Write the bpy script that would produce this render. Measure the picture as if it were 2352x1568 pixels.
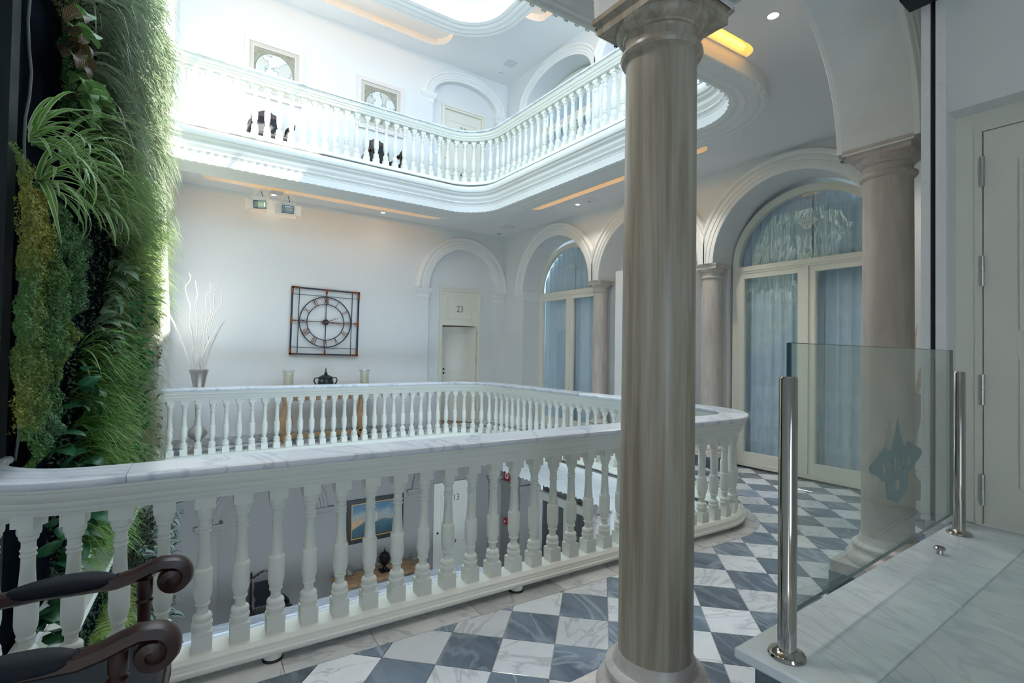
import bpy, bmesh, math, random
from mathutils import Vector, Matrix, noise
PI = math.pi
rnd = random.Random(7)
for o in list(bpy.data.objects): bpy.data.objects.remove(o)
S = bpy.context.scene
COL = S.collection

# ------------------------------------------------------------------ camera
EYE = 1.62
YAW, PITCH, ROLL = 0.611704, 0.018851, 0.0159465
cam_data = bpy.data.cameras.new('camera')
cam = bpy.data.objects.new('camera', cam_data); COL.objects.link(cam)
cam_data.sensor_width = 36; cam_data.sensor_fit = 'HORIZONTAL'
cam_data.lens = 1160.87 / 2352 * 36
cam_data.clip_start = 0.05; cam_data.clip_end = 200
_f = Vector((math.sin(YAW)*math.cos(PITCH), math.cos(YAW)*math.cos(PITCH), math.sin(PITCH)))
_r = Vector((math.cos(YAW), -math.sin(YAW), 0)); _u = _r.cross(_f)
_r2 = _r*math.cos(ROLL) + _u*math.sin(ROLL); _u2 = -_r*math.sin(ROLL) + _u*math.cos(ROLL)
cam.matrix_world = Matrix(((_r2.x, _u2.x, -_f.x, 0), (_r2.y, _u2.y, -_f.y, 0), (_r2.z, _u2.z, -_f.z, EYE), (0, 0, 0, 1)))
S.camera = cam
# ------------------------------------------------------------------ sky, sun, exposure
W = bpy.data.worlds.new('world'); S.world = W; W.use_nodes = True
_bg = W.node_tree.nodes['Background']
_bg.inputs[0].default_value = (0.66, 0.82, 1.0, 1); _bg.inputs[1].default_value = 5.3
sun_d = bpy.data.lights.new('sun', 'SUN'); sun = bpy.data.objects.new('sun', sun_d); COL.objects.link(sun)
sun_d.energy = 24.0; sun_d.angle = 0.009; sun_d.color = (1.0, 0.95, 0.87)
sun.rotation_euler = Vector((-0.667, 0.62, -1.0)).to_track_quat('-Z', 'Y').to_euler()
S.view_settings.view_transform = 'Standard'; S.view_settings.look = 'None'
S.view_settings.gamma = 1.0; S.view_settings.use_curve_mapping = False
S.view_settings.exposure = 0.12
S.cycles.max_bounces = 14; S.cycles.diffuse_bounces = 8; S.cycles.glossy_bounces = 4
S.cycles.transparent_max_bounces = 12; S.cycles.transmission_bounces = 6

# ------------------------------------------------------------------ materials
def nt(name):
    m = bpy.data.materials.new(name); m.use_nodes = True
    return m, m.node_tree.nodes, m.node_tree.links, m.node_tree.nodes['Principled BSDF']
def plain(name, col, rough=0.6, metal=0.0, var=0.03, scale=3.0, bump=0.0, spec=None):
    m, N, L, B = nt(name)
    B.inputs['Roughness'].default_value = rough; B.inputs['Metallic'].default_value = metal
    if spec is not None: B.inputs['Specular IOR Level'].default_value = spec
    tc = N.new('ShaderNodeTexCoord'); nz = N.new('ShaderNodeTexNoise'); nz.inputs['Scale'].default_value = scale
    nz.inputs['Detail'].default_value = 4
    cr = N.new('ShaderNodeValToRGB')
    a = [max(0, c*(1-var)) for c in col]; b = [min(1, c*(1+var)) for c in col]
    cr.color_ramp.elements[0].color = (*a, 1); cr.color_ramp.elements[1].color = (*b, 1)
    cr.color_ramp.elements[0].position = .3; cr.color_ramp.elements[1].position = .7
    L.new(tc.outputs['Object'], nz.inputs['Vector']); L.new(nz.outputs['Fac'], cr.inputs['Fac'])
    L.new(cr.outputs['Color'], B.inputs['Base Color'])
    if bump:
        n2 = N.new('ShaderNodeTexNoise'); n2.inputs['Scale'].default_value = scale*12
        bp = N.new('ShaderNodeBump'); bp.inputs['Strength'].default_value = bump; bp.inputs['Distance'].default_value = .004
        L.new(tc.outputs['Object'], n2.inputs['Vector']); L.new(n2.outputs['Fac'], bp.inputs['Height']); L.new(bp.outputs['Normal'], B.inputs['Normal'])
    return m
def marble(name, base, base2, vein, rough=0.25, scale=2.0, stretch=(1, 1, 1), vein_amt=0.6, rand=True, vw=0.05, tone=(.78, 1.16)):
    """veined stone: cloudy body between two tones with thin darker or lighter veins, offset per object"""
    m, N, L, B = nt(name); B.inputs['Roughness'].default_value = rough
    tc = N.new('ShaderNodeTexCoord'); mp = N.new('ShaderNodeMapping'); mp.inputs['Scale'].default_value = stretch
    L.new(tc.outputs['Object'], mp.inputs['Vector']); vec = mp.outputs['Vector']
    if rand:
        oi = N.new('ShaderNodeObjectInfo'); ma = N.new('ShaderNodeVectorMath'); ma.operation = 'SCALE'
        ma.inputs[0].default_value = (37.1, 17.3, 53.7); L.new(oi.outputs['Random'], ma.inputs['Scale'])
        L.new(ma.outputs['Vector'], mp.inputs['Location'])
        mr = N.new('ShaderNodeMath'); mr.operation = 'MULTIPLY'; mr.inputs[1].default_value = 40
        cb = N.new('ShaderNodeCombineXYZ'); L.new(oi.outputs['Random'], mr.inputs[0]); L.new(mr.outputs[0], cb.inputs['Z'])
        L.new(cb.outputs[0], mp.inputs['Rotation'])
    n1 = N.new('ShaderNodeTexNoise'); n1.inputs['Scale'].default_value = scale; n1.inputs['Detail'].default_value = 8; n1.inputs['Roughness'].default_value = .62; n1.inputs['Distortion'].default_value = 1.2
    L.new(vec, n1.inputs['Vector'])
    mx = N.new('ShaderNodeMix'); mx.data_type = 'RGBA'; mx.inputs[6].default_value = (*base, 1); mx.inputs[7].default_value = (*base2, 1)
    rr = N.new('ShaderNodeMapRange'); rr.inputs['From Min'].default_value = .3; rr.inputs['From Max'].default_value = .7
    L.new(n1.outputs['Fac'], rr.inputs['Value']); L.new(rr.outputs['Result'], mx.inputs[0])
    n2 = N.new('ShaderNodeTexNoise'); n2.inputs['Scale'].default_value = scale*1.3; n2.inputs['Detail'].default_value = 7; n2.inputs['Distortion'].default_value = 1.5
    mp2 = N.new('ShaderNodeMapping'); mp2.inputs['Scale'].default_value = (1, .35, .6); mp2.inputs['Location'].default_value = (9, 4, 2)
    L.new(vec, mp2.inputs['Vector']); L.new(mp2.outputs[0], n2.inputs['Vector'])
    a = N.new('ShaderNodeMath'); a.operation = 'SUBTRACT'; a.inputs[1].default_value = .5; L.new(n2.outputs['Fac'], a.inputs[0])
    b = N.new('ShaderNodeMath'); b.operation = 'ABSOLUTE'; L.new(a.outputs[0], b.inputs[0])
    c = N.new('ShaderNodeMapRange'); c.inputs['From Min'].default_value = 0; c.inputs['From Max'].default_value = vw
    c.inputs['To Min'].default_value = vein_amt; c.inputs['To Max'].default_value = 0; L.new(b.outputs[0], c.inputs['Value'])
    m2 = N.new('ShaderNodeMix'); m2.data_type = 'RGBA'; m2.inputs[7].default_value = (*vein, 1)
    L.new(mx.outputs[2], m2.inputs[6]); L.new(c.outputs['Result'], m2.inputs[0]); L.new(m2.outputs[2], B.inputs['Base Color'])
    if rand:   # whole-stone tone differences
        hs = N.new('ShaderNodeHueSaturation'); vr = N.new('ShaderNodeMapRange'); vr.inputs['To Min'].default_value = tone[0]; vr.inputs['To Max'].default_value = tone[1]
        L.new(oi.outputs['Random'], vr.inputs['Value']); L.new(vr.outputs['Result'], hs.inputs['Value'])
        L.new(m2.outputs[2], hs.inputs['Color']); L.new(hs.outputs['Color'], B.inputs['Base Color'])
    return m
def emit(name, col, st):
    m, N, L, B = nt(name); B.inputs['Base Color'].default_value = (*col, 1)
    B.inputs['Emission Color'].default_value = (*col, 1); B.inputs['Emission Strength'].default_value = st
    return m
def glass(name, tint=(1, 1, 1), ior=1.5, rough=0.0, boost=1.0):
    m = bpy.data.materials.new(name); m.use_nodes = True; N = m.node_tree.nodes; L = m.node_tree.links
    for n in list(N): N.remove(n)
    out = N.new('ShaderNodeOutputMaterial'); tr = N.new('ShaderNodeBsdfTransparent'); tr.inputs[0].default_value = (*tint, 1)
    gl = N.new('ShaderNodeBsdfGlossy'); gl.inputs['Roughness'].default_value = rough
    lw = N.new('ShaderNodeLayerWeight'); lw.inputs['Blend'].default_value = .5
    fr = N.new('ShaderNodeMath'); fr.operation = 'POWER'; fr.inputs[1].default_value = 4.0; L.new(lw.outputs['Facing'], fr.inputs[0])
    mx = N.new('ShaderNodeMixShader'); mm = N.new('ShaderNodeMath'); mm.operation = 'MULTIPLY_ADD'; mm.inputs[1].default_value = .8; mm.inputs[2].default_value = .04*boost; mm.use_clamp = True
    L.new(fr.outputs[0], mm.inputs[0]); L.new(mm.outputs[0], mx.inputs[0]); L.new(tr.outputs[0], mx.inputs[1]); L.new(gl.outputs[0], mx.inputs[2]); L.new(mx.outputs[0], out.inputs[0])
    return m
def leafmat(name, c1, c2, stripe=None, mode='zebra', rough=0.45, trans=0.25, rim=None):
    """leaf: two greens by noise; optional vein or edge stripes drawn from the leaf's own UV"""
    m, N, L, B = nt(name); B.inputs['Roughness'].default_value = rough
    oi = N.new('ShaderNodeObjectInfo'); tc = N.new('ShaderNodeTexCoord')
    nz = N.new('ShaderNodeTexNoise'); nz.inputs['Scale'].default_value = 5; nz.inputs['Detail'].default_value = 3; L.new(tc.outputs['Object'], nz.inputs['Vector'])
    ad = N.new('ShaderNodeMath'); ad.operation = 'ADD'; ad.inputs[1].default_value = -.45
    ge = N.new('ShaderNodeNewGeometry'); rs = N.new('ShaderNodeMath'); rs.operation = 'ADD'; L.new(oi.outputs['Random'], rs.inputs[0]); L.new(ge.outputs['Random Per Island'], rs.inputs[1])
    fr_ = N.new('ShaderNodeMath'); fr_.operation = 'FRACT'; L.new(rs.outputs[0], fr_.inputs[0])
    mu = N.new('ShaderNodeMath'); mu.operation = 'MULTIPLY_ADD'; mu.inputs[1].default_value = .9; L.new(fr_.outputs[0], mu.inputs[0])
    L.new(nz.outputs['Fac'], ad.inputs[0]); L.new(ad.outputs[0], mu.inputs[2])
    mx = N.new('ShaderNodeMix'); mx.data_type = 'RGBA'; mx.inputs[6].default_value = (*c1, 1); mx.inputs[7].default_value = (*c2, 1)
    L.new(mu.outputs[0], mx.inputs[0]); colr = mx.outputs[2]
    if stripe:
        uv = N.new('ShaderNodeUVMap'); sp = N.new('ShaderNodeSeparateXYZ'); L.new(uv.outputs[0], sp.inputs[0])
        s0 = N.new('ShaderNodeMath'); s0.operation = 'SUBTRACT'; s0.inputs[1].default_value = .5; L.new(sp.outputs[0], s0.inputs[0])
        au = N.new('ShaderNodeMath'); au.operation = 'ABSOLUTE'; L.new(s0.outputs[0], au.inputs[0])
        if mode == 'zebra':
            t = N.new('ShaderNodeMath'); t.operation = 'MULTIPLY_ADD'; t.inputs[1].default_value = -9.0
            v9 = N.new('ShaderNodeMath'); v9.operation = 'MULTIPLY'; v9.inputs[1].default_value = 8.0
            L.new(sp.outputs[1], v9.inputs[0]); L.new(au.outputs[0], t.inputs[0]); L.new(v9.outputs[0], t.inputs[2])
            fr = N.new('ShaderNodeMath'); fr.operation = 'FRACT'; L.new(t.outputs[0], fr.inputs[0])
            g = N.new('ShaderNodeMath'); g.operation = 'LESS_THAN'; g.inputs[1].default_value = .24; L.new(fr.outputs[0], g.inputs[0])
            g2 = N.new('ShaderNodeMath'); g2.operation = 'LESS_THAN'; g2.inputs[1].default_value = .035; L.new(au.outputs[0], g2.inputs[0])
            mxx = N.new('ShaderNodeMath'); mxx.operation = 'MAXIMUM'; L.new(g.outputs[0], mxx.inputs[0]); L.new(g2.outputs[0], mxx.inputs[1]); fac = mxx.outputs[0]
        elif mode == 'edge':
            g = N.new('ShaderNodeMath'); g.operation = 'GREATER_THAN'; g.inputs[1].default_value = .30; L.new(au.outputs[0], g.inputs[0]); fac = g.outputs[0]
        else:      # mid: a dark or light heart down the leaf
            g = N.new('ShaderNodeMath'); g.operation = 'LESS_THAN'; g.inputs[1].default_value = .14; L.new(au.outputs[0], g.inputs[0]); fac = g.outputs[0]
        m3 = N.new('ShaderNodeMix'); m3.data_type = 'RGBA'; m3.inputs[7].default_value = (*stripe, 1)
        L.new(colr, m3.inputs[6]); L.new(fac, m3.inputs[0]); colr = m3.outputs[2]
    L.new(colr, B.inputs['Base Color'])
    if trans:
        tl = N.new('ShaderNodeBsdfTranslucent'); ms = N.new('ShaderNodeMixShader'); ms.inputs[0].default_value = trans
        L.new(colr, tl.inputs[0]); L.new(B.outputs[0], ms.inputs[1]); L.new(tl.outputs[0], ms.inputs[2]); L.new(ms.outputs[0], N['Material Output'].inputs[0])
    return m

M = {}
M['wall'] = plain('wall_paint', (.735, .755, .75), .75, var=.012, scale=1.2, bump=.05)
M['shaded_wall'] = plain('shaded_wall_paint', (.34, .325, .30), .75, var=.012, scale=1.2)  # darkened copy of the wall paint: lower storey's dimness put into the colour
M['ceil'] = plain('ceiling_paint', (.82, .83, .83), .8, var=.01, scale=1.0)
M['plaster'] = plain('white_plaster', (.80, .81, .79), .55, var=.012)
M['balus'] = plain('ivory_lacquer', (.78, .79, .72), .42, var=.01, bump=.03)
M['cream'] = plain('cream_joinery', (.78, .76, .66), .42, var=.012)
M['cap'] = marble('white_marble', (.80, .83, .86), (.66, .71, .77), (.28, .34, .42), .22, 1.6, vein_amt=.45, vw=.03)
M['tile_w'] = marble('white_tile_marble', (.86, .88, .89), (.70, .74, .78), (.30, .31, .34), .14, 2.6, vein_amt=.45, vw=.03)
M['tile_d'] = marble('grey_tile_marble', (.08, .11, .15), (.21, .26, .32), (.42, .47, .52), .16, 3.2, stretch=(1, .35, 1), vein_amt=.4, vw=.035, tone=(.72, 1.6))
M['border'] = marble('border_marble', (.70, .70, .67), (.50, .52, .53), (.26, .27, .29), .2, 2.4, vein_amt=.5, vw=.03)
def checker_mat():
    m, N, L, B = nt('chequered_marble'); B.inputs['Roughness'].default_value = .2; tc = N.new('ShaderNodeTexCoord'); mp = N.new('ShaderNodeMapping'); mp.inputs['Rotation'].default_value = (0, 0, PI/4)
    ck = N.new('ShaderNodeTexChecker'); ck.inputs['Scale'].default_value = 1/.3; ck.inputs[1].default_value = (.62, .64, .65, 1); ck.inputs[2].default_value = (.15, .19, .24, 1)
    L.new(tc.outputs['Object'], mp.inputs[0]); L.new(mp.outputs[0], ck.inputs['Vector']); L.new(ck.outputs[0], B.inputs['Base Color']); return m
M['checker'] = checker_mat()
M['ground'] = plain('ground_floor_stone', (.12, .12, .12), .4)
M['grout'] = plain('grout', (.50, .47, .42), .8)
M['slab'] = marble('landing_marble', (.74, .80, .80), (.60, .67, .69), (.40, .46, .50), .2, 4.5, stretch=(1.2, .6, 1), vein_amt=.35, vw=.04)
M['column'] = marble('column_marble', (.50, .465, .39), (.25, .20, .135), (.20, .165, .12), .33, 2.4, stretch=(6.5, 6.5, .25), vein_amt=.25, vw=.12, rand=False)
M['column2'] = marble('pale_column_marble', (.62, .57, .52), (.48, .42, .37), (.32, .27, .23), .4, 2.0, stretch=(3, 3, .5), vein_amt=.25, vw=.12, rand=False)
M['colbase'] = marble('column_base_marble', (.74, .70, .66), (.60, .55, .50), (.42, .36, .30), .35, 4, vein_amt=.35)
M['darkstone'] = marble('dark_blue_marble', (.05, .075, .10), (.12, .16, .20), (.25, .3, .34), .2, 4, vein_amt=.3)
M['chrome'] = plain('polished_steel', (.46, .44, .41), .10, 1.0, var=.02)
M['steel'] = plain('satin_steel', (.55, .54, .52), .28, 1.0, var=.03)
M['pewter'] = plain('hammered_pewter', (.56, .53, .50), .30, 1.0, var=.05, scale=30, bump=.25)
M['black'] = plain('black_gap', (.01, .01, .012), .5)
M['rubber'] = plain('black_rubber', (.02, .02, .022), .4)
M['glass'] = glass('window_glass', (.97, .985, .985), boost=1.6)
M['railglass'] = glass('barrier_glass', (.915, .955, .94), boost=.9)
M['clear'] = glass('clear_glass', (.93, .95, .95), boost=1.6)
M['glassedge'] = plain('glass_edge', (.02, .07, .08), .15)
M['etch'] = plain('etched_emblem', (.21, .275, .265), .6)
M['etchw'] = plain('etched_emblem_pale', (.60, .68, .70), .6)
M['curtain'] = plain('blue_grey_curtain', (.60, .71, .82), .9, var=.04, scale=8, bump=.1)
M['curtain_d'] = plain('dark_curtain', (.10, .10, .10), .9, var=.04, scale=8)
M['wood_dk'] = plain('dark_mahogany', (.034, .012, .008), .33, var=.35, scale=14, bump=.03)
M['leather'] = plain('black_leather', (.006, .009, .016), .45, var=.1, scale=90, bump=.35, spec=.3)
M['pine'] = plain('waxed_pine', (.55, .33, .17), .45, var=.16, scale=9, bump=.2)
M['bronze'] = plain('dark_bronze', (.05, .06, .065), .30, .8, var=.25, scale=12)
M['urn'] = plain('black_urn', (.018, .018, .02), .3, .5, var=.2)
M['wax'] = plain('ivory_wax', (.80, .72, .52), .5, var=.02)
M['iron'] = plain('navy_iron', (.022, .03, .055), .5, .2, var=.4, scale=14)
M['rust'] = plain('rusty_iron', (.20, .062, .025), .7, .1, var=.35, scale=20)
M['white_pl'] = plain('white_plastic', (.78, .79, .80), .4, var=.005)
M['grey_pl'] = plain('grey_vent', (.60, .63, .68), .6, var=.01)
M['branch'] = plain('bleached_branch', (.80, .76, .72), .7, var=.08, scale=20)
M['pinkleaf'] = plain('dried_leaf', (.45, .28, .24), .6, var=.15, scale=10)
M['redsign'] = plain('red_sign', (.42, .015, .02), .5)
M['whitesign'] = plain('sign_white', (.85, .85, .85), .5)
M['frame_w'] = plain('whitewashed_frame', (.70, .66, .64), .55, var=.04, scale=20)
M['mount'] = plain('putty_mount', (.56, .53, .46), .8, var=.02)
M['blackframe'] = plain('black_frame', (.012, .012, .014), .35)
M['gold'] = plain('gilt', (.45, .28, .08), .4, .6, var=.2, scale=30)
M['felt'] = plain('black_felt', (.003, .006, .010), 1.0, var=.6, scale=6, bump=.5, spec=.02)
M['cable'] = plain('grey_cable', (.20, .22, .21), .6)
M['panel'] = plain('dark_grey_panel', (.018, .026, .030), .5, spec=.2)
M['lamp_on'] = emit('lamp_disc', (1.0, .86, .70), 14)
M['amber'] = emit('amber_led', (1.0, .50, .05), 6.5)
M['reflector'] = plain('lamp_reflector', (.72, .78, .82), .12, .8)
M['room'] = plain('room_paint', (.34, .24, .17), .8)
M['numeral'] = plain('numeral_grey', (.18, .17, .15), .5, .3)
M['zebra'] = leafmat('zebra_leaf', (.04, .12, .05), (.02, .07, .04), (.36, .48, .26), 'zebra')
M['zebra_l'] = leafmat('zebra_leaf_light', (.10, .26, .06), (.06, .18, .04), (.40, .55, .22), 'zebra')
M['zebra_b'] = leafmat('zebra_leaf_withered', (.14, .085, .04), (.09, .05, .025), (.34, .27, .16), 'zebra')
M['spider'] = leafmat('spider_leaf', (.18, .38, .07), (.12, .30, .05), (.55, .66, .38), 'edge')
M['varieg'] = leafmat('variegated_blade', (.13, .32, .05), (.09, .26, .04), (.42, .52, .22), 'mid')
M['grassblade'] = leafmat('green_blade', (.12, .24, .05), (.26, .40, .13), (.42, .52, .26), 'edge', trans=.35)
M['greyblade'] = leafmat('grey_green_blade', (.12, .19, .10), (.27, .34, .21), (.42, .48, .34), 'edge', trans=.3)
M['sedge'] = leafmat('pale_sedge', (.33, .35, .20), (.22, .27, .13), trans=.3)
M['limegrass'] = leafmat('lime_grass', (.38, .50, .16), (.28, .42, .10), trans=.35)
M['heart'] = leafmat('dark_heart_leaf', (.02, .085, .045), (.03, .13, .05), (.05, .16, .07), 'mid', rough=.3, trans=.12)
M['ivy'] = leafmat('ivy_leaf', (.02, .11, .03), (.035, .17, .05), rough=.38, trans=.15)
M['begonia'] = leafmat('silver_begonia', (.30, .38, .33), (.20, .30, .25), (.035, .02, .025), 'mid', rough=.35, trans=.1)
M['heuchera'] = leafmat('purple_leaf', (.06, .03, .04), (.10, .05, .05), rough=.5, trans=.2)
M['orange_moss'] = leafmat('orange_moss', (.60, .20, .08), (.45, .30, .10), trans=.2)

def attrmat(name, rough=.7, trans=.15):
    m, N, L, B = nt(name); B.inputs['Roughness'].default_value = rough
    a = N.new('ShaderNodeAttribute'); a.attribute_name = 'tone'; L.new(a.outputs['Color'], B.inputs['Base Color'])
    return m
M['moss'] = attrmat('creeping_leaf_tones')

# ------------------------------------------------------------------ mesh builder
class MB:
    def __init__(s): s.v = []; s.f = []; s.uv = None
    def add(s, vs, fs):
        n = len(s.v); s.v += [tuple(v) for v in vs]; s.f += [tuple(i+n for i in f) for f in fs]; return s
    def box(s, x0, x1, y0, y1, z0, z1):
        return s.add([(x0, y0, z0), (x1, y0, z0), (x1, y1, z0), (x0, y1, z0), (x0, y0, z1), (x1, y0, z1), (x1, y1, z1), (x0, y1, z1)],
                     [(0, 3, 2, 1), (4, 5, 6, 7), (0, 1, 5, 4), (1, 2, 6, 5), (2, 3, 7, 6), (3, 0, 4, 7)])
    def cbox(s, cx, cy, hx, hy, z0, z1): return s.box(cx-hx, cx+hx, cy-hy, cy+hy, z0, z1)
    def lathe(s, prof, seg=24, c=(0, 0, 0), cap=True):
        vs = []; fs = []
        for r, z in prof:
            for k in range(seg):
                a = 2*PI*k/seg; vs.append((c[0]+r*math.cos(a), c[1]+r*math.sin(a), c[2]+z))
        for i in range(len(prof)-1):
            for k in range(seg):
                k2 = (k+1) % seg; fs.append((i*seg+k, i*seg+k2, (i+1)*seg+k2, (i+1)*seg+k))
        if cap:
            if prof[0][0] > 1e-4: fs.append(tuple(range(seg-1, -1, -1)))
            if prof[-1][0] > 1e-4: fs.append(tuple((len(prof)-1)*seg+k for k in range(seg)))
        return s.add(vs, fs)
    def sweep(s, prof, path, closed=False, pclosed=True, z0=0.0):
        """prof: (offset along path normal, z); path: (point, normal)"""
        n = len(prof); vs = []; fs = []
        for (p, q) in path:
            for o, z in prof: vs.append((p[0]+q[0]*o, p[1]+q[1]*o, z0+z))
        m = len(path); R = m if closed else m-1; K = n if pclosed else n-1
        for i in range(R):
            j = (i+1) % m
            for k in range(K):
                k2 = (k+1) % n; fs.append((i*n+k, j*n+k, j*n+k2, i*n+k2))
        if not closed and pclosed:
            fs.append(tuple(range(n-1, -1, -1))); fs.append(tuple((m-1)*n+k for k in range(n)))
        return s.add(vs, fs)
    def tube(s, pts, r, seg=8, cap=True):
        pts = [Vector(p) for p in pts]; vs = []; fs = []; n = len(pts)
        rr = r if isinstance(r, (list, tuple)) else [r]*n
        t0 = (pts[1]-pts[0]).normalized(); ref = Vector((0, 0, 1)) if abs(t0.z) < .9 else Vector((1, 0, 0))
        nn = t0.cross(ref).normalized()
        for i, p in enumerate(pts):
            t = (pts[min(i+1, n-1)]-pts[max(i-1, 0)]).normalized(); nn = (nn - t*nn.dot(t)).normalized(); b = t.cross(nn)
            for k in range(seg):
                a = 2*PI*k/seg; vs.append(p+(nn*math.cos(a)+b*math.sin(a))*rr[i])
        for i in range(n-1):
            for k in range(seg):
                k2 = (k+1) % seg; fs.append((i*seg+k, i*seg+k2, (i+1)*seg+k2, (i+1)*seg+k))
        if cap: fs.append(tuple(range(seg-1, -1, -1))); fs.append(tuple((n-1)*seg+k for k in range(seg)))
        return s.add(vs, fs)
    def ribbon(s, pts, widths, side, fold=0.0, up=None):
        """leaf strip with uv (across, along); fold lifts the edges"""
        if s.uv is None: s.uv = []
        n = len(pts); base = len(s.v); side = Vector(side)
        for i, p in enumerate(pts):
            p = Vector(p); t = (Vector(pts[min(i+1, n-1)])-Vector(pts[max(i-1, 0)])).normalized()
            sd = (side - t*side.dot(t)).normalized(); nn = t.cross(sd); w = widths[i]*.5
            s.v += [tuple(p-sd*w+nn*fold*w), tuple(p), tuple(p+sd*w+nn*fold*w)]
        for i in range(n-1):
            a = base+i*3
            s.f += [(a, a+1, a+4, a+3), (a+1, a+2, a+5, a+4)]
            v0 = i/(n-1); v1 = (i+1)/(n-1)
            s.uv += [(0, v0), (.5, v0), (.5, v1), (0, v1), (.5, v0), (1, v0), (1, v1), (.5, v1)]
        return s
    def mesh(s, name, mat=None, smooth=None):
        me = bpy.data.meshes.new(name); me.from_pydata(s.v, [], s.f)
        if s.uv:
            ul = me.uv_layers.new(name='UVMap')
            flat = [c for p in s.uv for c in p]; ul.data.foreach_set('uv', flat)
        if smooth is not None:
            bm = bmesh.new(); bm.from_mesh(me)
            for f in bm.faces: f.smooth = True
            ca = math.radians(smooth)
            for e in bm.edges:
                if len(e.link_faces) == 2 and e.calc_face_angle(0) > ca: e.smooth = False
            bm.to_mesh(me); bm.free()
        if mat: me.materials.append(M[mat] if isinstance(mat, str) else mat)
        return me
    def obj(s, name, mat, parent=None, smooth=None, **kw): return link(name, s.mesh(name, mat, smooth), parent, **kw)
def link(name, me, parent=None, loc=(0, 0, 0), rz=0, **props):
    o = bpy.data.objects.new(name, me); COL.objects.link(o); o.location = loc; o.rotation_euler = (0, 0, rz)
    if parent is not None: o.parent = parent
    for k, v in props.items(): o[k] = v
    return o
def thing(name, label, cat, loc=(0, 0, 0), rz=0, group=None):
    o = link(name, None, None, loc, rz); o['label'] = label; o['category'] = cat; o.empty_display_size = .1
    if group: o['group'] = group
    return o
def tag(o, label=None, cat=None, group=None, kind=None):
    if label: o['label'] = label
    if cat: o['category'] = cat
    if group: o['group'] = group
    if kind: o['kind'] = kind
    return o
def struct(name, mb, mat, label=None, cat=None, smooth=None):
    o = mb.obj(name, mat, None, smooth); o['kind'] = 'structure'
    if label: o['label'] = label
    if cat: o['category'] = cat
    return o
def copy_tree(o, parent=None):
    c = o.copy(); COL.objects.link(c)
    if parent is not None: c.parent = parent
    for ch in [x for x in KIDS.get(o.name, [])]: copy_tree(ch, c)
    return c
KIDS = {}
def index_kids():
    KIDS.clear()
    for x in bpy.data.objects:
        if x.parent: KIDS.setdefault(x.parent.name, []).append(x)
def clone(o, loc, rz=None, label=None, group=None):
    index_kids(); c = copy_tree(o); c.location = loc
    if rz is not None: c.rotation_euler = (0, 0, rz)
    if label: c['label'] = label
    if group: c['group'] = group
    return c
def polyfill(loops, z, name, flip=False):
    bm = bmesh.new()
    for lp in loops:
        vs = [bm.verts.new((p[0], p[1], z)) for p in lp]
        for i in range(len(vs)): bm.edges.new((vs[i], vs[(i+1) % len(vs)]))
    bmesh.ops.triangle_fill(bm, edges=bm.edges[:], use_beauty=True)
    bmesh.ops.recalc_face_normals(bm, faces=bm.faces[:])
    for f in bm.faces:
        if (f.normal.z < 0) != flip: f.normal_flip()
    me = bpy.data.meshes.new(name); bm.to_mesh(me); bm.free(); return me
def arc_fill(loops, name, to3d, thick=0.0):
    """planar outline with holes, mapped to 3d by to3d(u, v)"""
    me = polyfill(loops, 0, name)
    if thick:
        bm = bmesh.new(); bm.from_mesh(me); r = bmesh.ops.extrude_face_region(bm, geom=bm.faces[:])
        for g in r['geom']:
            if isinstance(g, bmesh.types.BMVert): g.co.z += thick
        bm.to_mesh(me); bm.free()
    for v in me.vertices: v.co = to3d(v.co.x, v.co.y, v.co.z)
    return me

# ------------------------------------------------------------------ opening outline (plan)
F1, F2, F0 = 0.0, 4.60, -3.40           # floor levels
C1, C2, C0 = 4.24, 7.77, -0.38          # ceiling levels
WX, BY = 6.53, 9.65                     # right wall, back wall
P = [Vector((-.784, 3.017)), Vector((5.0, 2.702)), Vector((5.0, 8.23)), Vector((-.302, 8.23))]
RAD = [.53, .66, .76, .66]
def ring_path(step=.11):
    out = []
    n = 4
    for i in range(n):
        a, b, c = P[i-1], P[i], P[(i+1) % n]
        d1 = (a-b).normalized(); d2 = (c-b).normalized(); ang = d1.angle(d2); t = RAD[i]/math.tan(ang/2)
        p1 = b+d1*t; p2 = b+d2*t; bis = (d1+d2).normalized(); ctr = b+bis*(RAD[i]/math.sin(ang/2))
        a1 = math.atan2(*(p1-ctr).yx); a2 = math.atan2(*(p2-ctr).yx); da = (a2-a1+PI) % (2*PI)-PI
        m = 14
        for k in range(m+1):
            aa = a1+da*k/m; nn = Vector((math.cos(aa), math.sin(aa))); out.append((ctr+nn*RAD[i], nn))
        # straight toward next corner
        b2, c2 = P[(i+1) % n], P[(i+2) % n]
        e1 = (b-b2).normalized(); e2 = (c2-b2).normalized(); t2 = RAD[(i+1) % n]/math.tan(e1.angle(e2)/2)
        q = b2+e1*t2; L = (q-p2).length; m2 = max(1, int(L/.6)); nn = Vector((-(q-p2).y, (q-p2).x)).normalized()
        if nn.dot(out[-1][1]) < 0: nn = -nn
        for k in range(1, m2): out.append((p2.lerp(q, k/m2), nn))
    return out
RING = ring_path()
def cum(path, closed=False):
    L = [0]
    for i in range(1, len(path)): L.append(L[-1]+(path[i][0]-path[i-1][0]).length)
    return L
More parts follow.
